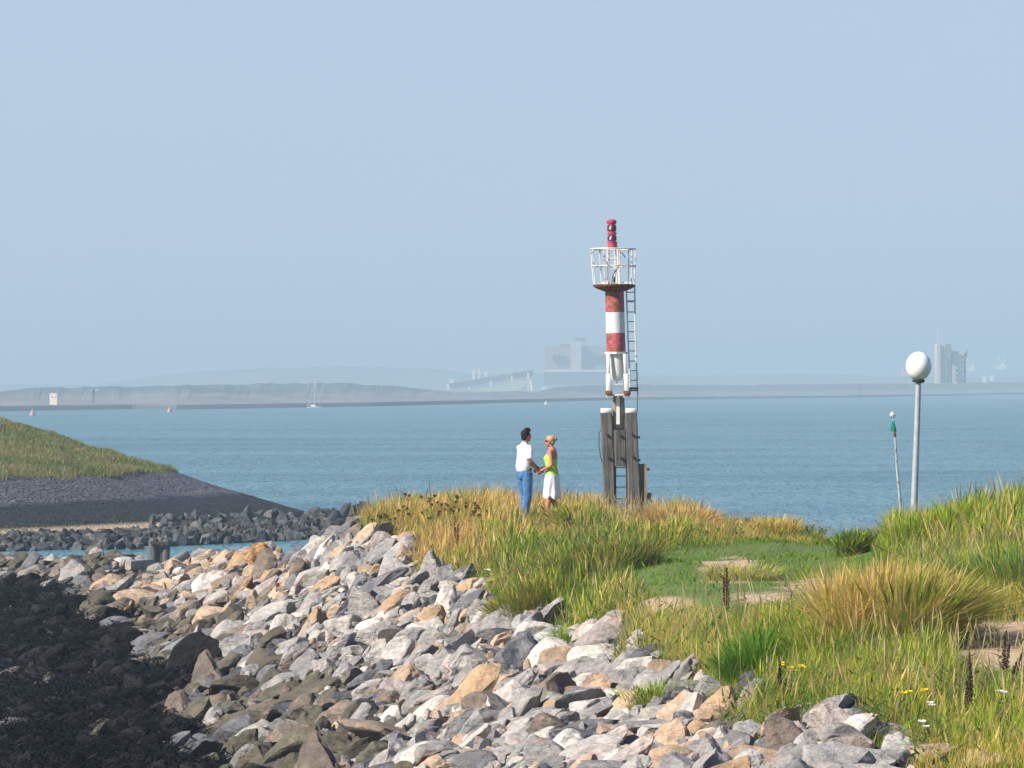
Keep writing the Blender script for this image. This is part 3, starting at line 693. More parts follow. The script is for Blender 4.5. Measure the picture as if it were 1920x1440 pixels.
tag(tower, 'rusty red and white beacon tower with railed platform on weathered timber piles', 'beacon'); kids = []
def part(mb, name, m_, parent=None):
    o = mb.build(name, m_)
    if parent is None: kids.append(o)
    else: o.parent = parent
    return o
# lantern
def ringpts(c, r, z, n=24): return [Vector((c.x+r*math.cos(2*math.pi*k/n), c.y+r*math.sin(2*math.pi*k/n), z)) for k in range(n+1)]
mb = MB(); mb.tube([T(1148.5, 466), T(1148, 455)], .125, 20); mb.tube([T(1148, 455), T(1148, 453.5)], .135, 20); mb.tube([T(1147.7, 453.5), T(1147.5, 440)], .098, 20)
mb.tube([T(1147.4, 440), T(1147.3, 436)], .122, 20); mb.tube([T(1147.2, 436), T(1147, 420)], .098, 20)
lan = part(mb, 'lantern', M_REDC)
mb = MB(); mb.tube([T(1146.8, 420), T(1146.8, 418), T(1146.7, 414.5), T(1146.6, 412), T(1146.5, 411)], [.11, .130, .130, .09, .03], 20); part(mb, 'lantern_cap', M_REDC, lan)
for y0, y1, x in ((452, 442, 1147.6), (434, 422, 1147.1)):
    mb = MB()
    for k in range(10):
        a = k*.628+.2; c = T(x, (y0+y1)/2); mb.box(c+Vector((math.cos(a)*.103, math.sin(a)*.103, 0)), (.03, .045, (y0-y1)/U*.85), (0, 0, a))
    part(mb, 'lens', M_GLASSD, lan)
    mb = MB(); c = T(x-3, (y0+y1)/2); mb.box(c+Vector((0, -.105, .01)), (.04, .012, .09), (0, .3, -.3)); part(mb, 'lens_white_piece', M_WHITE, lan)  # white piece of the lens, set on its front
# lantern support pipes inside the cage
mb = MB(); mb.tube([T(1139, 466), T(1140, 533)], .022, 8); mb.tube([T(1158, 466, -.1), T(1161, 533, -.1)], .028, 8); mb.tube([T(1142, 466, .2), T(1142, 533, .2)], .018, 8)
mb.tube([T(1143, 485), T(1158, 485)], .022, 8); mb.tube([T(1155, 466, .2), T(1157, 533, .2)], .018, 8); part(mb, 'lantern_stand', M_WRUST)
mb = MB(); mb.tube([T(1160, 472, -.1), T(1165, 474, -.12), T(1169, 478, -.12), T(1172, 484, -.12)], .013, 6); mb.tube([T(1148, 530), T(1149, 516), T(1155, 506), T(1158, 503)], .011, 6); mb.tube([T(1151, 530), T(1152, 519)], .022, 6); part(mb, 'cable', M_IRON)
# cage
cT = T(1149.5, 467); cM = T(1150.2, 499); cB = T(1151, 534); rT, rM, rB = .585, .575, .535; n = 9
mb = MB(); mb.tube(ringpts(cT, rT, cT.z), .019, 7); mb.tube(ringpts(cM, rM, cM.z), .016, 7); rail = part(mb, 'railing', M_WRUST)
for k in range(n):
    a = 2*math.pi*(k+.12)/n; d = Vector((math.cos(a), math.sin(a), 0)); mb = MB()
    mb.tube([cB+d*rB, cM+d*rM*.995, cT+d*rT], .016, 7); part(mb, 'baluster', M_WRUST, rail)
# platform
c0 = T(1151, 535); mb = MB(); pr = [(547, .245), (545.5, .30), (541, .46), (537.5, .54), (534, .555), (533, .50)]
mb.tube([T(1151.5, y) for y, r in pr], [r for y, r in pr], 28); plat = part(mb, 'platform', M_RUST)
mb = MB(); mb.tube([T(1151.5, 533.2), T(1151.5, 532)], [.50, .47], 28)
rj = random.Random(3)
for i in range(16):
    a = rj.uniform(0, 6.28); q = rj.uniform(.2, .5); mb.box(T(1151, 532)+Vector((math.cos(a)*q, math.sin(a)*q, .01)), (rj.uniform(.05, .13), rj.uniform(.05, .13), rj.uniform(.03, .09)), (0, 0, a))
part(mb, 'platform_plate', M_WRUST, plat)
# column
mb = MB(); last = None
cxl = lambda y: 1152.2+(y-547)*(1155.3-1152.2)/(660-547)
for y0, y1, mi in ((547, 585.5, 0), (585.5, 624.5, 1), (624.5, 660, 0)):
    mb.tube([T(cxl(y0), y0), T(cxl((y0+y1)/2), (y0+y1)/2), T(cxl(y1), y1)], [.244, .245, .246], 32, mi)
part(mb, 'column', [M_RED, M_WHITE])
mb = MB(); mb.tube([T(1155.4, 660), T(1155.4, 663.5)], .30, 8); mb.tube([T(1155.6, 664), T(1156, 700), T(1156.3, 710), T(1156.4, 714)], [.175, .172, .155, .10], 20); mb.tube([T(1156.4, 714), T(1156.4, 722)], .02, 8); part(mb, 'barrel', M_WHITE)
for sx, sy in ((-1, -1), (1, -1), (-1, 1), (1, 1)):
    mb = MB(); top = T(1155.5+sx*15, 664, sy*.19); bot = T(1158.5+sx*17, 738, sy*.28)
    mid = top.lerp(bot, .5); mb.beam(bot, mid, .125, .09, 0, .01); mb.beam(mid, top, .085, .09, 0, .01)
    lg = part(mb, 'leg', M_WHITE)
    mb = MB(); mb.box(bot+Vector((0, 0, .02)), (.17, .15, .11), bev=.01); part(mb, 'foot', M_RUST, lg)
mb = MB(); mb.box(T(1158.5, 741), (.60, .62, .05), bev=.008); mb.beam(T(1149, 720, -.26), T(1167, 720, -.26), .03, .03)
for x in (1138, 1149, 1158, 1169, 1178): mb.box(T(x, 743.5, -.28), (.04, .04, .05))
part(mb, 'base_plate', M_WRUST)
# ladder on the right
mb = MB(); mb.tube([T(1174.5, 545), T(1177, 620), T(1180.5, 700), T(1181.5, 736)], .020, 7); mb.tube([T(1190, 533), T(1191, 620), T(1194, 700), T(1195.5, 745)], .020, 7)
lad = part(mb, 'ladder', M_WRUST)
for i, y in enumerate((548, 566, 585, 603, 622, 640, 658, 677, 695, 713, 728)):
    mb = MB(); t = (y-545)/190; mb.tube([T(1174.5+6.5*t, y), T(1190+5*t, y)], .013, 6); part(mb, 'rung', M_IRON, lad)
mb = MB(); mb.box(T(1188, 728), (.24, .3, .05), bev=.006); mb.box(T(1187, 732), (.26, .04, .04)); mb.tube([T(1174, 564), T(1191, 564)], .0125, 6); part(mb, 'bracket', M_IRON, lad)
mb = MB(); mb.tube([T(1195, 745), T(1195, 765), T(1193, 790), T(1192.5, 806)], .010, 5); part(mb, 'wire', M_IRON)
# timber
def pile(pts, w, d, mt, cap=None, dy=0, name='timber_pile'):
    mb = MB(); a, b_ = pts; n = 7; rr = random.Random(int(a[0]))
    A = T(*a, dy); B = T(*b_, dy); P_ = [A.lerp(B, k/n)+Vector((rr.uniform(-.006, .006), 0, 0)) for k in range(n+1)]
    ring = []
    for p in P_:
        for u, v in ((-1, -.8), (-.85, -1), (-.03, -1), (0, -.9), (.03, -1), (.85, -1), (1, -.8), (1, .8), (.85, 1), (-.85, 1), (-1, .8)): ring.append(p+Vector((u*w/2*(1+rr.uniform(-.02, .02)), v*d/2, 0)))
    m_ = 11; fs = [(i*m_+k, i*m_+(k+1) % m_, (i+1)*m_+(k+1) % m_, (i+1)*m_+k) for i in range(n) for k in range(m_)]
    fs += [tuple(range(m_-1, -1, -1)), tuple(n*m_+k for k in range(m_))]; mb.add(ring, fs); o = part(mb, name, mt)
    if cap:
        mb = MB(); mb.box(T(cap[0], cap[1], dy), (cap[2]/U, d+.02, cap[3]/U), bev=.012); part(mb, 'cap', M_WCAP, o)
    return o
M_WCAP = simple('white_cap_paint', (.80, .78, .73), .6, .1, 10)
pL = pile(((1144, 990), (1137, 774)), 21.5/U, .36, M_WOOD, (1136.5, 770, 20, 9)); pR = pile(((1191, 990), (1183, 774)), 23/U, .36, M_WOOD, (1182.5, 770, 20, 9))
pC = pile(((1160.5, 806), (1159.5, 743)), 22/U, .26, M_WOODL, None, .06); pile(((1163.5, 874), (1161.5, 806)), 22.5/U, .30, M_WOOD, None, -.02, 'timber_block')
pile(((1148, 990), (1142, 780)), 18/U, .30, M_WOOD, None, .75); pile(((1192, 990), (1184, 780)), 18/U, .30, M_WOOD, None, .75)
pS = pile(((1209, 990), (1204, 870)), 13/U, .24, M_WOOD, None, .05, 'timber_post')
mb = MB(); mb.box(T(1208.5+1, 930, -.08), (4.5/U, .1, 118/U), (0, .02, 0)); part(mb, 'pale_edge', M_WOODL, pS)
mb = MB(); mb.beam(T(1158.5, 745, -.12), T(1158.5, 797, -.12), 6.5/U, .05); part(mb, 'white_strip', M_WCAP, pC)
mb = MB(); mb.box(T(1160, 799, -.12), (11/U, .08, 7/U)); part(mb, 'iron_shoe', M_IRON, pC)
for x, y in ((1138, 815), (1162, 815), (1185, 814), (1141, 858), (1164, 858), (1186, 856)):
    mb = MB(); mb.tube([T(x, y, -.16), T(x, y, -.24)], .036, 6); part(mb, 'bolt', M_IRON)
mb = MB(); mb.tube([T(1153.5, 873, -.1), T(1155, 990, -.1)], .020, 6); mb.tube([T(1174.5, 873, -.1), T(1175.5, 990, -.1)], .020, 6); lad2 = part(mb, 'lower_ladder', M_IRON)
for y in (876, 892.5, 913, 935, 956): mb = MB(); mb.tube([T(1153.7, y, -.1), T(1175, y, -.1)], .014, 6); part(mb, 'rung', M_IRON, lad2)
mb = MB(); mb.tube([T(1127, 806), T(1123, 812), T(1123, 836), T(1126, 856), T(1129, 868)], .012, 5); part(mb, 'cable', M_IRON)
mb = MB(); mb.box(T(1198, 820), (.05, .05, .06)); mb.box(T(1199, 863), (.05, .05, .06)); mb.box(T(1215, 880), (.08, .05, .06)); mb.box(T(1217, 930), (.11, .08, .17), (0, .2, 0)); mb.beam(T(1213, 932), T(1223, 941), .05, .05); part(mb, 'fender_bracket', M_RUST)
adopt(tower, kids)

# ================================================================== LAMP AND MARKER POLE
LY = 74.0; L = lambda x, y, dy=0: at(x, y, LY)+Vector((0, dy, 0))
p0 = L(1711.5, 1010); p0.z = float(gz(p0.x, p0.y)); lamp = empty('lamp_post', p0); tag(lamp, 'grey lamp post with large white globe behind the right grassy hill', 'lamp post')
M_GALV = simple('galvanised_steel', (.42, .45, .46), .5, .12, 12, metal=.25); M_GLOBE = simple('opal_globe', (.86, .86, .83), .22, .03, 3, spec=.5); M_BLK = simple('black_plastic', (.03, .03, .03), .5)
mb = MB(); mb.tube([L(1710.8, 1060), L(1712.5, 985), L(1719.5, 800), L(1722, 718)], [.075, .072, .058, .055], 18); k1 = mb.build('pole', M_GALV)
mb = MB(); mb.tube([L(1722, 718), L(1722.2, 716), L(1722.2, 712)], [.07, .125, .125], 20); k2 = mb.build('collar', M_BLK)
mb = MB(); c = L(1722.5, 686.5); mb.ell(c, (.253, .253, .288), nu=36, nv=24); k3 = mb.build('globe', M_GLOBE); adopt(lamp, [k1, k2, k3])
MY = 118.0; Q = lambda x, y: at(x, y, MY); p0 = Q(1692, 1005); p0.z = -1; mk = empty('channel_marker', p0); tag(mk, 'thin leaning marker pole with green triangle topmark left of the lamp post', 'marker pole')
M_MP = painted('marker_pole_paint', (.42, .46, .42), .55, (.05, .05, .05), 6); M_GRN = simple('green_topmark', (.01, .26, .14), .5, .15)
mb = MB(); z1 = Q(1694, 1130); mb.tube([z1, Q(1690.5, 985), Q(1687, 930), Q(1682, 880), Q(1679, 830), Q(1675.5, 790), Q(1674, 783)], [.06, .055, .05, .040, .036, .03, .025], 9); k1 = mb.build('pole', M_MP)
mb = MB(); a, b_, c_ = Q(1674.6, 789), Q(1668.6, 809), Q(1681, 809); d = Vector((0, .03, 0)); mb.add([a-d+Vector((-.03, 0, 0)), a-d+Vector((.03, 0, 0)), c_-d, b_-d, a+d+Vector((-.03, 0, 0)), a+d+Vector((.03, 0, 0)), c_+d, b_+d], [(3, 2, 1, 0), (4, 5, 6, 7), (0, 1, 5, 4), (1, 2, 6, 5), (2, 3, 7, 6), (3, 0, 4, 7)])
mb.add([v+Vector((0, 0, 0)) for v in (a+Vector((0, -.16, 0)), b_+Vector((.09, -.19, 0)), b_+Vector((.12, .19, 0)), a+Vector((0, .16, 0)), a+Vector((.02, -.16, 0)), b_+Vector((.11, -.19, 0)), b_+Vector((.14, .19, 0)), a+Vector((.02, .16, 0)))], [(0, 1, 2, 3), (7, 6, 5, 4), (0, 4, 5, 1), (3, 2, 6, 7), (1, 5, 6, 2)])
k2 = mb.build('topmark', M_GRN)
mb = MB(); mb.tube([Q(1673.5, 780.5), Q(1673.3, 778), Q(1672.8, 773), Q(1672.7, 771)], [.09, .10, .04, .010], 12); k3 = mb.build('light', simple('marker_light', (.5, .5, .47), .4, .2)); 
mb = MB(); mb.tube([Q(1673.8, 785), Q(1670, 780)], .008, 4); mb.tube([Q(1673.8, 785), Q(1677.5, 780)], .008, 4); k4 = mb.build('bracket', M_IRON)
mb = MB(); mb.tube([Q(1677, 811), Q(1678, 819)], .05, 8); k5 = mb.build('band', M_RUST); adopt(mk, [k1, k2, k3, k4, k5])

# ================================================================== PEOPLE
M_SKIN = simple('skin', (.42, .18, .11), .5, .08, 12); M_SKIN2 = simple('skin_tanned', (.50, .20, .115), .5, .08, 12)
M_SHIRT = simple('white_shirt', (.80, .77, .80), .8, .04, 7, bmp=.03); M_JEANS = simple('denim', (.065, .17, .35), .85, .35, 9, bmp=.03); M_HAIRD = simple('dark_hair', (.008, .006, .006), .75, .4, 40)
M_LIME = simple('lime_top', (.46, .68, .10), .75, .12, 8, bmp=.02); M_SKIRT = simple('white_cotton', (.84, .82, .82), .8, .04, 7, bmp=.04); M_BLOND = simple('blond_hair', (.42, .30, .16), .5, .35, 40); M_SUNG = simple('sunglasses', (.012, .006, .006), .2)
def lerp_pts(a, b_, n): return [Vector(a).lerp(Vector(b_), i/n) for i in range(n+1)]
def head(mb, c, s=1.0):
    c = Vector(c); mb.ell(c+Vector((-.012, 0, .022))*s, (.096*s, .077*s, .095*s)); mb.ell(c+Vector((.022, 0, -.045))*s, (.066*s, .056*s, .072*s))
    mb.ell(c+Vector((.058, 0, -.093))*s, (.028*s, .028*s, .022*s))                     # chin
    mb.tube([c+Vector((.080, 0, .012))*s, c+Vector((.108, 0, -.026))*s, c+Vector((.088, 0, -.036))*s], [.011*s, .016*s, .011*s], 8)   # nose
    mb.ell(c+Vector((.080, 0, -.061))*s, (.013*s, .024*s, .008*s)); mb.ell(c+Vector((.078, 0, .026))*s, (.014*s, .05*s, .010*s))       # lips, brow
    for sg in (-1, 1): mb.ell(c+Vector((-.008, sg*.078, -.008))*s, (.017*s, .009*s, .030*s))
def hand(mb, wrist, d, side, curl=1.0):
    """palm + five fingers; d = direction of the hand, side = direction the palm faces"""
    w = Vector(wrist); d = Vector(d).normalized(); p = Vector(side); p = (p-d*p.dot(d)).normalized(); l = d.cross(p).normalized()
    mb.tube([w-d*.02, w+d*.02, w+d*.055, w+d*.088], [(.020, .026), (.019, .034), (.017, .040), (.015, .038)] if False else [.024, .027, .030, .028], 10)
    for i, (o_, ln) in enumerate(((.027, .066), (.009, .076), (-.009, .071), (-.026, .056))):
        a = w+d*.085+l*o_; b1 = a+d*ln*.42+p*.012*curl; b2 = b1+d*ln*.18+p*ln*.30*curl; b3 = b2-d*ln*.12*curl+p*ln*.24*curl
        mb.tube([a-d*.02, a, b1, b2, b3], [.010, .010, .0095, .0088, .0075], 8)
    a = w+d*.03+l*.028; mb.tube([a-d*.01, a+l*.016+d*.018+p*.01, a+l*.018+d*.040+p*.026, a+l*.010+d*.058+p*.036], [.012, .0115, .010, .008], 8)
HANDZ = at(1010, 890, 74.35)
def person(name, root_loc, heading, hand_targets, woman=False):
    root = Vector(root_loc); Rz = Matrix.Rotation(heading, 3, 'Z'); inv = Rz.transposed(); lab = None
    o = empty('person', root, heading)
    tl = [inv @ (Vector(t)-root) for t in hand_targets]
    mb = MB(); s = .95 if woman else 1.0
    sw = .165 if woman else .182; hz = .93*s
    # legs
    for sg in (-1, 1):
        st = (.07 if sg > 0 else -.03)
        mb.tube([(0, sg*.085, hz+.02), (.01, sg*.09, hz-.18), (.02+st*.4, sg*.088, .52*s), (.0+st*.5, sg*.088, .47*s), (-.015+st, sg*.085, .33*s), (-.01+st, sg*.082, .15*s), (st-.005, sg*.082, .07)], [.095*s, .085*s, .058*s, .056*s, .060*s, .040, .038], 14)
        mb.tube([(st-.05, sg*.085, .045), (st+.04, sg*.09, .045), (st+.13, sg*.095, .035), (st+.19, sg*.095, .025)], [.034, .040, .036, .018], 10)
    # trunk
    mb.tube([(0, 0, hz-.07), (-.01, 0, hz+.03), (.0, 0, hz+.17), (.0, 0, hz+.33), (-.01, 0, hz+.46), (-.015, 0, hz+.53), (-.01, 0, hz+.58)],
            [(.105, .15), (.12, .165), (.10, .125 if woman else .145), (.115, .145 if woman else .165), (.105, .16 if woman else .19), (.075, .12), (.052, .06)] , 18)
    neck = Vector((-.005, 0, hz+.56)); hc = Vector((.035, 0, (1.585 if woman else 1.655)))
    mb.tube([neck-Vector((0, 0, .05)), neck+Vector((.005, 0, .02)), hc-Vector((.012, 0, .05))], [.062, .052 if not woman else .045, .050 if not woman else .043], 12)
    head(mb, hc, .97 if woman else 1.0)
    arms = []
    for sg, t in zip((-1, 1), tl):
        sh = Vector((-.01, sg*sw, hz+.49)); w = t.copy(); up = .285*s; fo = .265*s; dd = w-sh; Ld = min(dd.length, (up+fo)*.997); dn = dd.normalized(); w = sh+dn*Ld
        aa = (up*up-fo*fo+Ld*Ld)/(2*Ld); hh = math.sqrt(max(0, up*up-aa*aa)); bk = Vector((-1, sg*.35, -.2)); bk = (bk-dn*bk.dot(dn)).normalized(); el = sh+dn*aa+bk*hh
        mb.ell(sh, (.052*s, .050*s, .055*s)); mb.tube([sh, sh.lerp(el, .35), el], [.050*s, .045*s, .037*s], 12); mb.tube([el, el.lerp(w, .3), w], [.038*s, .039*s, .024*s], 12)
        d = (w-el).normalized(); hand(mb, w, (d+Vector((.25, 0, -.15))).normalized(), Vector((0, -sg, 0))+Vector((.2, 0, 0)), 1.0); arms.append((sh, el, w))
    body = mb.build('body', M_SKIN2 if woman else M_SKIN, o, remesh=.0055, smooth_it=3)
    def cloth(mb, nm, mt, vox=.009, it=4): return mb.build(nm, mt, o, remesh=vox, smooth_it=it)
    if not woman:
        mb = MB(); mb.tube([(0, 0, hz+.02), (-.02, 0, hz+.07), (-.03, 0, hz+.12), (-.015, 0, hz+.24), (-.01, 0, hz+.36), (-.015, 0, hz+.45), (-.015, 0, hz+.51), (-.012, 0, hz+.565)], [(.125, .165), (.150, .180), (.155, .188), (.146, .182), (.142, .186), (.122, .182), (.100, .138), (.068, .082)], 20)
        for sh, el, w in arms: mb.ell(sh+Vector((0, 0, -.008)), (.068, .062, .066)); mb.tube([sh+Vector((0, 0, -.02)), sh.lerp(el, .3), sh.lerp(el, .85), sh.lerp(el, .9)], [.068, .074, .076, .060], 14)
        rj = random.Random(2)
        shirt = cloth(mb, 'shirt', M_SHIRT)
        mb = MB(); mb.tube([(-.02, 0, hz+.545), (-.005, 0, hz+.59)], [(.076, .086), (.064, .068)], 16); mb.build('collar', M_SHIRT, shirt, remesh=.008)
        mb = MB(); mb.tube([(0, 0, hz-.11), (-.015, 0, hz-.05), (-.015, 0, hz+.02), (0, 0, hz+.055)], [(.13, .155), (.145, .175), (.135, .172), (.130, .168)], 20)
        for sg in (-1, 1):
            st = (.07 if sg > 0 else -.03)
            mb.tube([(-.005, sg*.085, hz), (0, sg*.095, hz-.18), (.015+st*.4, sg*.095, .5), (.01+st*.6, sg*.095, .40), (st-.02, sg*.09, .22), (st-.01, sg*.088, .10), (st, sg*.088, .07)], [.11, .108, .086, .082, .080, .078, .078], 14)
            for i in range(7):
                z0 = .2+i*.1; mb.tube([(-.06+st*.5, sg*.09-.05, z0), (-.07+st*.5, sg*.09, z0+.02), (-.05+st*.5, sg*.09+.05, z0+.045)], [.006, .016, .006], 6)
        pants = cloth(mb, 'trousers', M_JEANS, .009, 3)
        mb = MB(); mb.tube([(-.01, 0, hz+.045), (-.01, 0, hz+.078)], [(.140, .178), (.140, .178)], 24); mb.build('belt', M_BLK, o)
        mb = MB(); c = hc; mb.ell(c+Vector((-.030, 0, .045)), (.098, .088, .088)); mb.ell(c+Vector((-.062, 0, -.02)), (.052, .075, .075)); mb.tube([c+Vector((-.03, 0, .11)), c+Vector((.045, 0, .125)), c+Vector((.088, 0, .105))], [.05, .048, .025], 10)
        for sg in (-1, 1): mb.ell(c+Vector((-.015, sg*.070, .018)), (.045, .016, .045))
        mb.build('hair', M_HAIRD, o, remesh=.006, smooth_it=2)
        for sg in (-1, 1):
            st = (.07 if sg > 0 else -.03); mb = MB(); mb.tube([(st-.075, sg*.085, .04), (st+.04, sg*.09, .045), (st+.14, sg*.095, .037), (st+.21, sg*.095, .022)], [.042, .048, .044, .022], 10); mb.build('shoe', M_STEM, o, remesh=.008)
        w = arms[1][2]; d = (w-arms[1][1]).normalized(); mb = MB(); mb.tube([w-d*.035, w-d*.005], .032, 12); mb.build('watch', M_BLK, o)
    else:
        mb = MB(); mb.tube([(-.005, 0, hz-.01), (-.01, 0, hz+.04), (-.005, 0, hz+.10), (.0, 0, hz+.18), (.012, 0, hz+.29), (.022, 0, hz+.36), (.005, 0, hz+.42)], [(.136, .182), (.134, .180), (.124, .160), (.114, .142), (.130, .152), (.138, .158), (.105, .150)], 20)
        mb.ell((.075, .065, hz+.345), (.06, .06, .055)); mb.ell((.075, -.065, hz+.345), (.06, .06, .055)); top = cloth(mb, 'camisole', M_LIME, .008, 3)
        for sg in (-1, 1): mb = MB(); mb.tube([(.09, sg*.095, hz+.40), (.04, sg*.1, hz+.515), (-.03, sg*.10, hz+.53), (-.10, sg*.07, hz+.42), (-.105, sg*.07, hz+.38)], .006, 6); mb.build('strap', M_LIME, top)
        # loose knee-length skirt, wavy hem
        nn = 40; vs = []; prof = ((hz+.05, .138, .180), (hz+.02, .145, .188), (hz-.06, .150, .190), (hz-.2, .158, .185), (hz-.32, .172, .185), (hz-.40, .176, .183), (hz-.435, .150, .160))
        for j, (z, a, b2) in enumerate(prof):
            for k in range(nn):
                t = 2*math.pi*k/nn; wv = 1+.07*math.sin(t*9+j*.35)*min(1, j/4)+.035*math.sin(t*4+j)*min(1, j/3); vs.append(((a*math.cos(t))*wv-.01, b2*math.sin(t)*wv, z+(.030*math.sin(t*5) if j > 3 else 0)))
        fs = [(j*nn+k, j*nn+(k+1) % nn, (j+1)*nn+(k+1) % nn, (j+1)*nn+k)[::-1] for j in range(len(prof)-1) for k in range(nn)]+[tuple(range(nn)), tuple((len(prof)-1)*nn+k for k in range(nn-1, -1, -1))]
        mb = MB(); mb.add(vs, fs, 0, True); mb.build('skirt', M_SKIRT, o)
        c = hc; mb = MB(); mb.ell(c+Vector((-.030, 0, .040)), (.092, .082, .082)); mb.ell(c+Vector((-.060, 0, -.01)), (.050, .068, .065)); mb.ell(c+Vector((-.115, 0, .045)), (.040, .040, .040)); mb.tube([c+Vector((-.11, 0, .06)), c+Vector((-.135, .02, .11))], [.022, .012], 8); mb.tube([c+Vector((-.08, 0, .10)), c+Vector((-.10, .03, .145))], [.022, .010], 8); mb.ell(c+Vector((.035, 0, .085)), (.045, .055, .028))
        for sg in (-1, 1): mb.ell(c+Vector((-.02, sg*.064, .025)), (.045, .016, .04))
        mb.build('hair', M_BLOND, o, remesh=.006, smooth_it=2)
        mb = MB()
        for sg in (-1, 1): mb.ell(c+Vector((.074, sg*.034, .006)), (.016, .032, .020)); mb.tube([c+Vector((.07, sg*.062, .010)), c+Vector((.0, sg*.080, .012))], .005, 6)
        mb.tube([c+Vector((.088, -.012, .01)), c+Vector((.088, .012, .01))], .005, 6); mb.build('sunglasses', M_SUNG, o)
        for sg in (-1, 1):
            st = (.07 if sg > 0 else -.03); mb = MB(); mb.tube([(st-.07, sg*.085, .012), (st+.06, sg*.09, .012), (st+.20, sg*.095, .010)], [(.03, .012), (.042, .012), (.030, .010)], 10); mb.build('sandal', M_WOODL, o)
    return o
mX, wX = (984.5-960)/F*74.5, (1034-960)/F*74.45
gp = 4.33
man = person('man', (mX, 74.5, gp), R(32), [tuple(HANDZ+Vector((-.028, 0, .085))), tuple(HANDZ+Vector((.01, .30, .10)))])
tag(man, 'man in white short sleeved shirt and blue trousers standing on the crest holding hands', 'person', 'couple holding hands on the crest')
wom = person('woman', (wX, 74.45, gp-.035), R(168), [tuple(HANDZ+Vector((.03, .32, .10))), tuple(HANDZ+Vector((.055, -.012, .085)))], True)
tag(wom, 'blond woman in lime top, white skirt and sunglasses facing the man', 'person', 'couple holding hands on the crest')

# ================================================================== HEADLAND ON THE LEFT
hc = [cp(*a) for a in [(-300, 1012, 163.5), (0, 1001, 166), (150, 993, 170.5), (300, 985, 175), (450, 977, 181), (600, 967, 190),
  (-300, 905, 174), (0, 899, 177), (150, 893, 183), (320, 881, 196), (450, 925, 191), (530, 948, 191), (-300, 955, 168.5), (0, 948, 171.5), (150, 943, 176.5), (330, 930, 186),
  (0, 786, 208), (100, 816, 206), (200, 850, 203), (-200, 764, 210), (0, 850, 190), (-200, 850, 188), (130, 862, 192)]]
hc += [(-11, 206, -.9), (-8.2, 196, -1), (-9.5, 200, -.5), (-14, 220, -1), (-20, 238, -1.2), (-19.2, 203, 2.3), (-23, 211, 2.6), (-31, 222, 3), (-40, 240, -1), (-45, 215, 5.5), (-60, 200, 5.5), (-80, 230, 4), (-60, 250, -1), (-80, 165, .3), (-80, 180, 2.6), (-80, 150, -1.5),
  (-28, 156, -1), (-22, 160, -.9), (-17, 166, -1), (-12, 172, -1.1), (-8, 180, -1.2), (-4, 195, -1.6), (-40, 150, -1.2), (-5, 215, -2), (-10, 240, -2), (-60, 148, -1.5)]
hf = RBF(hc, .01)
hx = axis([(-90, -34, 1.5), (-34, -4, .14)]); hy = axis([(146, 162, 1), (162, 212, .25), (212, 252, 2)])
HX, HYY = np.meshgrid(hx, hy); HZ = hf(HX, HYY)
def hz_(x, y): return hf(np.asarray(x, float), np.asarray(y, float))
gl = lambda x, y: 2.5+(fbm(x, y, 1.6, 8)-.5)*.55
HZ = HZ + np.where(HZ > 2.5, (fbm(HX, HYY, 2.0, 3)-.5)*.5, (fbm(HX, HYY, .45, 4)-.5)*.10)
cols = np.zeros((HX.size, 3)); cols[:, 0] = np.clip((HZ-gl(HX, HYY))*6, 0, 1).ravel()
hpx, hpy = pxy(HX, HYY, HZ)
cols[:, 1] = np.clip((.60-HZ)*8, 0, 1).ravel()*(hpx.ravel() < 320)
m, nt, ns, ls, b = mat('headland_surface')
a = N(nt, 'ShaderNodeAttribute'); a.attribute_name = 'tint'; sp = N(nt, 'ShaderNodeSeparateColor'); ls.new(a.outputs['Color'], sp.inputs[0])
g = N(nt, 'ShaderNodeNewGeometry'); pos = g.outputs['Position']; sx_ = N(nt, 'ShaderNodeSeparateXYZ'); ls.new(pos, sx_.inputs[0])
vo = N(nt, 'ShaderNodeTexVoronoi'); vo.inputs['Scale'].default_value = 3.6; mp = N(nt, 'ShaderNodeMapping'); mp.inputs['Scale'].default_value = (1, .75, 1); ls.new(pos, mp.inputs[0]); ls.new(mp.outputs[0], vo.inputs['Vector'])
ve = N(nt, 'ShaderNodeTexVoronoi', feature='DISTANCE_TO_EDGE'); ve.inputs['Scale'].default_value = 3.6; ls.new(mp.outputs[0], ve.inputs['Vector'])
n1 = noise(nt, .35, 5, .6, src=pos); n2 = noise(nt, 2.5, 6, .7, src=pos); zz = N(nt, 'ShaderNodeMath', operation='MULTIPLY_ADD'); ls.new(n1.outputs[0], zz.inputs[0]); zz.inputs[1].default_value = .45; ls.new(sx_.outputs[2], zz.inputs[2])
bas = mix(nt, vo.outputs['Color'], (.075, .074, .090), (.145, .142, .160))
wetc = mix(nt, vo.outputs['Color'], (.009, .011, .018), (.020, .023, .033))
blk = mix(nt, ramp(nt, n2.outputs[0], [(.50, (0, 0, 0)), (.62, (1, 1, 1))]).outputs[0], (.004, .005, .006), (.036, .085, .016))
r1 = N(nt, 'ShaderNodeMapRange'); ls.new(zz.outputs[0], r1.inputs[0]); r1.inputs[1].default_value = 1.62; r1.inputs[2].default_value = 1.80
r2 = N(nt, 'ShaderNodeMapRange'); ls.new(zz.outputs[0], r2.inputs[0]); r2.inputs[1].default_value = 1.02; r2.inputs[2].default_value = 1.15
c = mix(nt, r1.outputs[0], wetc, bas); c = mix(nt, r2.outputs[0], blk, c)
jn = ramp(nt, ve.outputs['Distance'], [(.02, (.10, .10, .10)), (.13, (1, 1, 1))]); c = mix(nt, .9, c, jn.outputs[0], 'MULTIPLY')
c = mix(nt, sp.outputs[1], c, (.52, .39, .24)); gs = mix(nt, n2.outputs[0], (.09, .12, .03), (.26, .24, .09)); c = mix(nt, sp.outputs[0], c, gs)
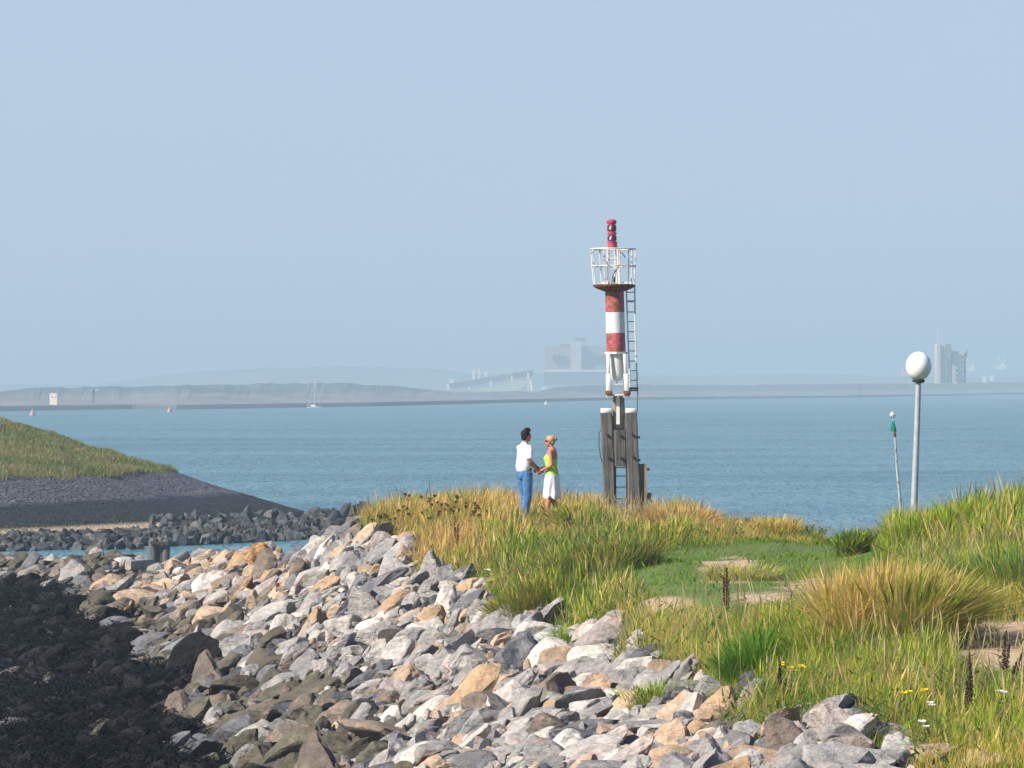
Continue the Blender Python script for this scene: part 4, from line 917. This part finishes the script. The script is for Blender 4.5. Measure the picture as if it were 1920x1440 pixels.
ls.new(c, b.inputs['Base Color']); b.inputs['Roughness'].default_value = .8; p = bump(nt, b, jn.outputs[0], .9, .12); bump(nt, b, n2.outputs[0], .7, .08, p)
head_o = grid_mesh('headland', hx, hy, HZ, m, cols); tag(head_o, kind='structure')
# grass on the headland
n = 230000; x = rng.uniform(-36, -15, n); y = rng.uniform(172, 214, n); z = hz_(x, y); px, py = pxy(x, y, z); pth = np.abs(py-(800+px*.32)) ; k = (z > gl(x, y)) & (px > -80) & (rng.random(n) < .3+.9*fbm(x, y, 1.2, 14))
x, y, z, px, py = x[k], y[k], z[k], px[k], py[k]; n = len(x); z = z+(fbm(x, y, 2.0, 3)-.5)*.5
u = fbm(x, y, 3, 15); q = fbm(x, y*.5, 1.2, 19); col = np.where((rng.random(n) < .15+1.4*(u-.35)*(1))[:, None], np.array((.36, .30, .13)), np.where((rng.random(n) < .5)[:, None], np.array((.12, .18, .045)), np.array((.22, .25, .07))))
col = np.where((q > .62)[:, None], col*.55+np.array((.10, .075, .05)), col)*rng.uniform(.75, 1.25, n)[:, None]
blades('grass', x, y, z-.02, rng.uniform(.14, .36, n)*(.4+1.1*fbm(x, y, 1.5, 44))*np.where((px > 200) | (py > 860), 1.25, .8), rng.uniform(.02, .045, n), rng.uniform(0, 6.28, n), .2, .25, col, segs=2, label='olive green grass covering the low headland at left', cat='grass')
# sand spit
# breakwater of dark round boulders
M_WETROCK_COL = [(.085, .09, .095), (.06, .068, .075), (.11, .115, .11), (.05, .056, .062), (.13, .13, .12)]
bw = []
def bw_row(x0, y0, x1, y1, n, Y0, Y1, s0, s1):
    for i in range(n):
        t = (i+rng.uniform(-.35, .35))/max(1, n-1); px = x0+(x1-x0)*t; py = y0+(y1-y0)*t+rng.uniform(-4, 4); Y = Y0+(Y1-Y0)*t+rng.uniform(-.4, .4)
        bw.append((px, py, Y, rng.uniform(s0, s1)))
bw_row(285, 975, 640, 962, 24, 176, 190, .34, .5); bw_row(290, 987, 640, 975, 25, 171, 184, .34, .5); bw_row(295, 1003, 640, 988, 24, 167, 178, .32, .5); bw_row(300, 1015, 600, 1004, 22, 161.5, 170, .3, .44); bw_row(630, 962, 710, 958, 7, 176, 180, .35, .6); bw_row(625, 975, 700, 972, 6, 172, 176, .35, .5)
bw_row(-60, 1016, 290, 1007, 26, 161.5, 166, .30, .44); bw_row(-60, 1025, 290, 1017, 26, 159, 163, .30, .42); bw_row(-60, 1030, 260, 1024, 20, 157, 159.5, .28, .4)
info2 = []
for i, (px, py, Y, s) in enumerate(bw):
    p = at(px, py+3, Y); kind, me = protos[(i*5) % len(protos)]
    o = bpy.data.objects.new('breakwater_stone', me); C.objects.link(o); o.location = p; o.rotation_euler = (rng.uniform(0, 6), rng.uniform(0, 6), rng.uniform(0, 6)); o.scale = (s*.95, s*1.05, s*1.15); o.color = (*(np.array(M_WETROCK_COL[i % 5])*rng.uniform(.8, 1.3)), 1)
    info2.append((o, px, py, s))
info2.sort(key=lambda t: t[1])
rows = {}
for t in info2:
    px, py = t[1], t[2]
    base_ = ('before the sand strip' if px < 285 else 'before the dark dike tip' if px < 625 else 'behind the big pale boulders')
    line = 'top' if py < (1008 if px < 285 else 980) else 'middle' if py < (1019 if px < 285 else 995) else 'bottom'
    rows.setdefault((base_, line), []).append(t)
def ordw(k):
    tens = ['', '', 'twenty', 'thirty', 'forty', 'fifty', 'sixty']
    if k < 20: return ['first']+ORD[1:] and (['first']+ORD[1:])[k]
    k += 1; tw = {20: 'twentieth', 30: 'thirtieth', 40: 'fortieth', 50: 'fiftieth', 60: 'sixtieth'}
    return tw[k] if k in tw else tens[k//10]+'-'+(['', 'first']+ORD[1:])[k % 10]
for (b_, ln_), L_ in rows.items():
    for k, t in enumerate(L_): tag(t[0], f'dark wet stone {b_}, {ordw(k)} from left in {ln_} row', 'breakwater stone', 'dark stones of the breakwater')
# breakwater core (unseen gaps) as low mound of rubble
CV, CF, CC, co = [], [], [], 0
for i in range(1500):
    px = rng.uniform(-80, 700); t = (px+80)/780; w = rng.random(); Y = (158+t*14)+w*(6+max(0, px-285)*.03); z = rng.uniform(-.2, .25)+.2*math.sin(w*3.14); s = rng.uniform(.16, .36); X_ = (px-CX)/F*Y
    V = LIB[3][rng.integers(30)]*s; Mx = np.array(Euler((rng.uniform(0, 6), rng.uniform(0, 6), 0)).to_matrix()); V = V@Mx.T+np.array([X_, Y, z]); CV.append(V); CF.append(ICO[3][1]+co); co += len(V); CC.append(np.repeat(np.array([M_WETROCK_COL[i % 5]])*rng.uniform(.6, 1.2), len(V), 0))
CF = np.concatenate(CF); o = np_mesh('breakwater_rubble', np.concatenate(CV), CF.ravel(), np.full(len(CF), 3), M_ROCK_A, np.concatenate(CC), False); tag(o, 'small dark wet rubble filling the gaps of the breakwater', 'rubble', kind='stuff')
# stump of old piles on the near ridge
SY = 140; S = lambda x, y, dy=0: at(x, y, SY)+Vector((0, dy, 0)); p0 = S(298, 1040); st = empty('pile_stump', p0); tag(st, 'charred looking timber pile stump standing in the narrow channel at left', 'stump'); ks = []
for (x, w, y0, dy) in ((288, 19, 1009, 0), (301, 16, 1007, .1), (312, 14, 1011, -.05)):
    mb = MB(); mb.tube([S(x-1, 1060, dy), S(x, 1025, dy), S(x, y0+4, dy), S(x+.5, y0, dy)], [w/50*.5, w/50*.52, w/50*.5, w/50*.36], 9, smooth=False); ks.append(mb.build('pile', M_WOOD))
mb = MB(); mb.beam(S(283, 1017, -.25), S(317, 1019, -.25), .12, .1); ks.append(mb.build('crossbeam', M_IRON)); adopt(st, ks)
# concrete / sandstone beams lying on the ridge
M_BEAM = simple('sandstone_beam', (.36, .31, .25), .85, .3, 5, bmp=.03); M_ORS = simple('orange_sandstone', (.55, .33, .17), .85, .35, 4, bmp=.05)
for (x0, y0, x1, y1, Y, w, mt, lab) in ((298, 1068, 352, 1040, 106, .26, M_BEAM, 'long grey stone beam lying on the ridge right of the stump'), (240, 1060, 285, 1058, 108, .3, M_BEAM, 'short pale stone beam lying flat near the stump'), (262, 1130, 285, 1110, 95, .3, M_BEAM, 'pale tilted stone beam among the olive rocks below the ridge'),
                                  (340, 1120, 425, 1070, 97, .55, M_ORS, 'big orange sandstone slab lying below the ridge crest'), (285, 1110, 330, 1078, 98, .42, M_ORS, 'smaller tan sandstone slab left of the big orange slab')):
    a, b2 = at(x0, y0, Y), at(x1, y1, Y+1.0); mb = MB(); mb.beam(a, b2, w, w*.8, bev=.03); mb.build('stone_beam' , mt); o = C.objects[-1] if False else bpy.data.objects[[k for k in bpy.data.objects.keys() if k.startswith('stone_beam')][-1]]
    tag(o, lab, 'stone beam', 'squared stones on the ridge')
# rusty knob rocks
for (px, py, Y, s, rz, lab) in ((485, 1040, 88, .36, .4, 'jagged rusty orange rock standing on the crest of the ridge'), (455, 1052, 90, .27, 1.4, 'smaller rusty rock leaning left of the jagged orange rock')):
    V = rock_verts(int(px), 5, (.8, .7, 1.05), .16, 9); me = bpy.data.meshes.new('rusty_rock'); me.from_pydata((V*s).tolist(), [], ICO[5][1].tolist()); me.materials.append(M_ROCK_O); me.update()
    o = bpy.data.objects.new('rusty_rock', me); o.color = (.55, .30, .13, 1); C.objects.link(o); o.location = at(px, py, Y); o.rotation_euler = (.2, .3, rz); tag(o, lab, 'boulder')

# ================================================================== FAR SHORE
wl_px = [(-700, 790), (-200, 775), (0, 771), (250, 767), (330, 768), (700, 762), (1150, 750.5), (1600, 745.5), (1920, 739.5), (2500, 736)]
SH = [(((px-CX)/F)*(H*F/(py-HY)), H*F/(py-HY)) for px, py in wl_px]
def resamp(n):
    px = np.linspace(-700, 2500, n); py = np.interp(px, *zip(*wl_px)); Y = H*F/(py-HY); return px, Y
npx, nY = resamp(420)
offs = [(-60, -3), (0, .1), (25, 1.2), (120, 1.6), (160, 2.4)]
def shore_strip(name, px, Y, prof, m, seed, bumpy):
    """prof: list of (distance inland, height or function(px))"""
    V = []
    for j, (d, hgt) in enumerate(prof):
        yy = Y+d*1.0; xx = (px-CX)/F*yy; hh = (hgt(px) if callable(hgt) else np.full(len(px), float(hgt)))
        if j > 3: hh = hh+(fbm(px, np.full(len(px), j*40.), 22, seed)-.5)*bumpy*(1 if j > 2 else .3)
        V.append(np.stack([xx, yy, hh], 1))
    VV = np.concatenate(V); n = len(px); fs = []
    for j in range(len(prof)-1):
        i = np.arange(n-1)+j*n; fs.append(np.stack([i, i+1, i+1+n, i+n], 1))
    fs = np.concatenate(fs); return np_mesh(name, VV, fs.ravel(), np.full(len(fs), 4), m, None, False)
m, nt, ns, ls, b = mat('far_land'); g = N(nt, 'ShaderNodeNewGeometry'); sz_ = N(nt, 'ShaderNodeSeparateXYZ'); ls.new(g.outputs['Position'], sz_.inputs[0])
n1 = noise(nt, .02, 5, .6, src=g.outputs['Position']); rz_ = ramp(nt, N(nt, 'ShaderNodeMath', operation='MULTIPLY').outputs[0], [(0, (.07, .085, .10)), (.10, (.08, .095, .11)), (.16, (.235, .22, .23)), (.38, (.175, .18, .19)), (.46, (.12, .15, .165))])  # land bands tinted grey-blue, so their colour carries part of the haze
mm = rz_.inputs[0].links[0].from_node; ls.new(sz_.outputs[2], mm.inputs[0]); mm.inputs[1].default_value = .1
c = mix(nt, .6, rz_.outputs[0], ramp(nt, n1.outputs[0], [(.3, (.5, .5, .5)), (.7, (1.4, 1.4, 1.4))]).outputs[0], 'MULTIPLY'); ls.new(c, b.inputs['Base Color']); b.inputs['Roughness'].default_value = .95
hill = lambda px: np.interp(px, [-700, 0, 60, 250, 480, 640, 760, 850, 1005, 1045, 1100, 1400, 1700, 1920, 2500], [4, 4.5, 6.0, 6.3, 7.4, 7.8, 6.0, 3.6, 3.4, 6, 7, 7, 8, 9, 8])
shore_strip('far_shore', npx, nY, [(-40, -3), (0, -.05), (6, 1.3), (60, 2.2), (150, 4.0), (230, lambda p: hill(p)*1.0), (330, lambda p: hill(p)), (900, lambda p: hill(p)*.7), (1800, 2)], m, 7, 1.3)['kind'] = 'structure'
# far woods band
def ridge(name, Y, pts, col, seed, thick=250, rough=4, kind='structure', **kw):
    mt = simple(name+'_mat', col, .95, .3, .01); px = np.linspace(-700, 2500, 700); top = np.interp(px, *zip(*pts)); hgt = H+(HY-top)/F*Y; hgt = hgt+(fbm(px, np.full(700, 3.), 26, seed)-.5)*rough
    V = []
    for d, k in ((0, 0), (thick*.2, .75), (thick*.5, 1), (thick, .9), (thick*2, 0)):
        yy = np.full(700, Y+d); V.append(np.stack([(px-CX)/F*yy, yy, hgt*k-(1-k)], 1))
    fs = np.concatenate([np.stack([np.arange(699)+j*700, np.arange(699)+1+j*700, np.arange(699)+701+j*700, np.arange(699)+700+j*700], 1) for j in range(4)])
    o = np_mesh(name, np.concatenate(V), fs.ravel(), np.full(len(fs), 4), mt); tag(o, kind=kind, **kw); return o
ridge('hills', 4300, [(-700, 712), (0, 720), (180, 722), (330, 700), (500, 688), (640, 686), (800, 690), (900, 702), (1100, 700), (1300, 704), (1500, 700), (1700, 706), (1920, 708), (2500, 700)], (.14, .18, .18), 5, 300, 4)
M_FB = simple('far_brick', (.34, .24, .20), .9, .2, .05); M_FC = simple('far_concrete', (.55, .46, .42), .9, .1, .05); M_FD = simple('far_dark', (.14, .16, .19), .8, .2, .05); M_FW = simple('far_white', (.82, .78, .72), .7, .05, .1); M_FG = simple('far_pale_green', (.42, .48, .36), .7, .1, .1); M_FWIN = simple('far_window', (.05, .06, .08), .3, .1, .1)
def pbox(x0, y0, x1, y1, Y, d, mt, name, parent=None, dy=0, bev=0):
    a = at(x0, y0, Y+dy); b_ = at(x1, y1, Y+dy); mb = MB(); mb.box(((a.x+b_.x)/2, Y+dy+d/2, (a.z+b_.z)/2), (abs(b_.x-a.x), d, abs(a.z-b_.z))); o = mb.build(name, mt)
    return o
def far(name, px, Y, label, cat, parts):
    root = empty(name, at(px, 722, Y)+Vector((0, 0, -6))); tag(root, label, cat); adopt(root, parts); return root
Yp = 3300
ps = [pbox(1022, 650, 1072, 716, Yp, 60, M_FB, 'block'), pbox(1070, 640, 1090, 716, Yp, 50, M_FC, 'stair_tower', dy=-4), pbox(1092, 648, 1140, 716, Yp, 60, M_FB, 'block', dy=3), pbox(1078, 633, 1098, 640, Yp, 20, M_FD, 'roof_plant', dy=6), pbox(1050, 645, 1072, 650, Yp, 20, M_FD, 'roof_plant', dy=8),
      pbox(1022, 693, 1140, 697, Yp, 4, M_FW, 'cladding_band', dy=-9), pbox(1020, 697, 1200, 722, Yp, 20, M_FD, 'low_hall', dy=-30)]
for i in range(3): ps.append(pbox(1036+i*9, 666, 1042+i*9, 676, Yp, 3, M_FWIN, 'window', dy=-3.5))
for i in range(3): ps.append(pbox(1108+i*9, 666, 1114+i*9, 676, Yp, 3, M_FWIN, 'window', dy=0))
far('power_station', 1080, Yp, 'hazy brick power station blocks seen left of the beacon', 'building', ps)
Yc = 2600; mb = MB(); mb.beam(at(840, 725, Yc), at(998, 699, Yc+40), 4, 3.2); g1 = mb.build('gallery', M_FC); ks = [g1]
for x in (880, 920, 960, 990): mb = MB(); yy = 725-(x-840)*26/158; mb.beam(at(x, 733, Yc+5), at(x, yy, Yc+5+(x-840)*.2), 1.2, 1.2); ks.append(mb.build('leg', M_FC))
far('conveyor', 920, Yc, 'long slanting conveyor gallery on the far shore', 'conveyor', ks)
Yc = 2450; a = [at(885, 731, Yc), at(940, 719, Yc), at(995, 711, Yc), at(990, 716, Yc), at(975, 733, Yc), at(885, 734, Yc)]; d = Vector((0, 30, 0)); mb = MB(); mb.add(a+[v+d for v in a], [(5, 4, 3, 2, 1, 0), (6, 7, 8, 9, 10, 11)]+[(i, (i+1) % 6, 6+(i+1) % 6, 6+i) for i in range(6)]); k1 = mb.build('roof', M_FG)
mb = MB(); mb.beam(at(994, 711, Yc-2), at(997, 733, Yc-2), 1.6, 1.6); k2 = mb.build('mast', M_FW); far('storage_shed', 940, Yc, 'pale green sloping storage shed beneath the conveyor gallery', 'building', [k1, k2])
Yt = 2250
ps = [pbox(1757, 644, 1784, 719, Yt, 14, M_FC, 'slab_tower'), pbox(1763, 646, 1766, 717, Yt, 1.5, M_FD, 'rib', dy=-2), pbox(1773, 646, 1776, 717, Yt, 1.5, M_FD, 'rib', dy=-2), pbox(1777, 645, 1783, 674, Yt, 3, M_FD, 'lift_shaft', dy=-4),
      pbox(1786, 658, 1807, 719, Yt, 14, M_FC, 'slab_tower', dy=-1), pbox(1807, 664, 1811, 719, Yt, 12, M_FD, 'end_wall', dy=1), pbox(1757.5, 616, 1758.5, 644, Yt, .6, M_FW, 'mast')]
mb = MB(); mb.add([at(1807, 664, Yt), at(1816, 654, Yt), at(1813, 668, Yt), at(1807, 680, Yt), at(1807, 664, Yt+10), at(1816, 654, Yt+10), at(1813, 668, Yt+10), at(1807, 680, Yt+10)], [(3, 2, 1, 0), (4, 5, 6, 7), (0, 1, 5, 4), (1, 2, 6, 5), (2, 3, 7, 6), (3, 0, 4, 7)]); ps.append(mb.build('spout', M_FD))
for i in range(6): ps.append(pbox(1789, 664+i*9, 1804, 666+i*9, Yt, 1, M_FD, 'floor_band', dy=-2.5))
far('silo_tower', 1785, Yt, 'hazy grain silo towers with thin mast right of the globe lamp', 'building', ps)
def ship(px, py, Y, w, hgt, label, masts):
    a = at(px-w/2, py, Y); b_ = at(px+w/2, py, Y); L_ = b_.x-a.x; hh = hgt/F*Y; root = empty('ship', (a+b_)/2); tag(root, label, 'ship')
    mb = MB(); mb.add([(-L_/2, -L_*.1, hh), (L_/2, -L_*.08, hh), (L_/2, L_*.08, hh), (-L_/2, L_*.1, hh), (-L_*.42, -L_*.07, -1), (L_*.42, -L_*.05, -1), (L_*.42, L_*.05, -1), (-L_*.42, L_*.07, -1)], [(0, 1, 2, 3), (7, 6, 5, 4), (4, 5, 1, 0), (5, 6, 2, 1), (6, 7, 3, 2), (7, 4, 0, 3)]); mb.build('hull', M_FW, root)
    mb = MB(); mb.box((L_*.15, 0, hh*1.6), (L_*.3, L_*.1, hh*1.3)); mb.build('cabin', M_FW, root)
    for mx, mh in masts: mb = MB(); mb.tube([(mx*L_, 0, 0), (mx*L_, 0, mh/F*Y)], max(.08, .45/F*Y), 6); mb.build('mast', M_FW, root)
ship(1821, 693, 2700, 14, 4, 'hazy ship with two masts just right of the silo towers', [(-.4, 22), (.3, 20)]); ship(1877, 690, 2700, 22, 4, 'hazy ship with two tall masts near the right edge', [(-.15, 26), (.3, 25)])
# the pontoon ground below those ships is open dock behind the land strip
def yacht(px, py, w, mast, label, sail=False):
    Y = H*F/(py-HY); L_ = w/F*Y; root = empty('sailing_boat', ((px-CX)/F*Y, Y, 0)); tag(root, label, 'boat'); n = 12
    mb = MB(); vs = []
    for i in range(n+1):
        t = i/n; x = (t-.5)*L_; bw_ = L_*.14*math.sin(math.pi*min(1, t*.75+.22))**.7 if t < 1 else .02; zt = L_*(.085+.04*t)
        vs += [(x, -bw_, zt), (x, -bw_*.55, -.2), (x, bw_*.55, -.2), (x, bw_, zt)]
    fs = [(i*4+k, (i+1)*4+k, (i+1)*4+(k+1) % 4, i*4+(k+1) % 4) for i in range(n) for k in range(4)]+[(0, 1, 2, 3), (n*4+3, n*4+2, n*4+1, n*4)]; mb.add(vs, fs); mb.build('hull', M_FW, root)
    mb = MB(); mb.box((0, 0, L_*.15), (L_*.4, L_*.14, L_*.09), bev=.1, taper=.8); mb.build('cabin', M_FW, root)
    if mast: mb = MB(); mh = mast/F*Y; mb.tube([(L_*.08, 0, 0), (L_*.08, 0, mh)], .05, 6); mb.tube([(L_*.08, 0, L_*.22), (-L_*.4, 0, L_*.22)], .08, 6); mb.tube([(L_*.08, 0, mh), (L_*.5, 0, L_*.12)], .03, 4); mb.tube([(L_*.08, 0, mh), (-L_*.48, 0, L_*.12)], .03, 4); mb.build('mast', M_FW, root)
    if sail: mb = MB(); mb.add([(0, 0, L_*.15), (0, 0, L_*.9), (-L_*.4, .05, L_*.2), (0, .06, L_*.15), (0, .06, L_*.9), (-L_*.4, .11, L_*.2)], [(0, 1, 2), (5, 4, 3), (0, 3, 4, 1), (1, 4, 5, 2), (2, 5, 3, 0)]); mb.build('sail', M_FW, root)
yacht(588, 765, 26, 48, 'white sailing boat with bare mast off the far shore left of centre'); yacht(1024, 759, 10, 0, 'tiny white boat on the water above the couple', True)
def buoy(px, py, label):
    Y = H*F/(py-HY); root = empty('buoy', ((px-CX)/F*Y, Y, 0)); tag(root, label, 'buoy', 'channel buoys'); mb = MB(); mb.tube([(0, 0, -.2), (0, 0, .5), (0, 0, 1.0), (0, 0, 1.5)], [.6, .6, .25, .1], 10); mb.build('float', simple('buoy_red', (.5, .27, .25), .5), root)
buoy(61, 779, 'small reddish buoy on the water at far left'); buoy(318, 773, 'small reddish buoy below the far shore left of the yacht')
for x, y0, y1, Y, lab in ((175, 733, 768, 1100, 'thin channel post on the far shore at left'), (1611, 721, 749, 1800, 'thin channel post on the water left of the globe lamp')):
    root = empty('channel_post', at(x, y1, Y)); tag(root, lab, 'post'); mb = MB(); mb.tube([at(x, y1+4, Y), at(x, y0, Y)], .22, 7); mb.box(at(x, y0, Y), (.9, .9, .9), bev=.1); k = mb.build('post', M_FD); adopt(root, [k])
# white square tower house at left, small far houses
def house(px, py0, py1, w, Y, label, mt=M_FW):
    a = at(px-w/2, py1, Y); b_ = at(px+w/2, py0, Y); hh = b_.z-a.z; ww = b_.x-a.x; root = empty('house', (a.x+ww/2, Y, a.z)); tag(root, label, 'house')
    mb = MB(); mb.box((0, 0, hh*.45-1), (ww, ww, hh*.9+2)); mb.build('wall', mt, root); mb = MB(); mb.box((0, 0, hh*.95), (ww*1.05, ww*1.05, hh*.1)); mb.build('roof', M_FW, root)
    for k in (-1, 1): mb = MB(); mb.box((k*ww*.22, -ww/2-.05, hh*.5), (ww*.14, .12, hh*.2)); mb.build('window', M_FC, root)
M_CREAM = simple('cream_wall', (.98, .78, .60), .8, .02, .5)
house(101, 737, 751, 14, 1050, 'cream square house on the far shore at left', M_CREAM)
house(178, 730, 734, 16, 1250, 'low white pavilion on the far hills right of the cream house', M_FC); house(888, 693, 712, 5, 2900, 'small white tower house behind the conveyor gallery'); house(898, 692, 712, 4, 2950, 'slim pale house right of the small tower house'); house(911, 696, 715, 5, 2980, 'pale block house at the conveyor gallery middle'); house(847, 710, 716, 6, 2800, 'tiny white house above the start of the conveyor')
house(1020, 726, 731, 9, 2500, 'small white cabin right of the storage shed'); house(1703, 690, 700, 22, 2650, 'pale warehouse peeping out left of the globe lamp', M_FC); house(1860, 703, 709, 6, 2600, 'tiny white house between the two hazy ships'); house(1846, 705, 712, 6, 2620, 'tiny white cabin right of the silo towers')

# ================================================================== HAZE
mb = MB(); mb.box((0, 3500, 36), (18400, 13200, 84)); m = bpy.data.materials.new('haze_air'); m.use_nodes = True; nt = m.node_tree; nt.nodes.clear()
pv = nt.nodes.new('ShaderNodeVolumePrincipled'); pv.inputs['Density'].default_value = .00051; pv.inputs['Color'].default_value = (.545, .70, .775, 1); pv.inputs['Anisotropy'].default_value = .0
mo = nt.nodes.new('ShaderNodeOutputMaterial'); nt.links.new(pv.outputs[0], mo.inputs['Volume']); hzb = mb.build('haze', m); tag(hzb, kind='stuff'); hzb['label'] = 'pale blue summer haze over the water'; hzb['category'] = 'haze'
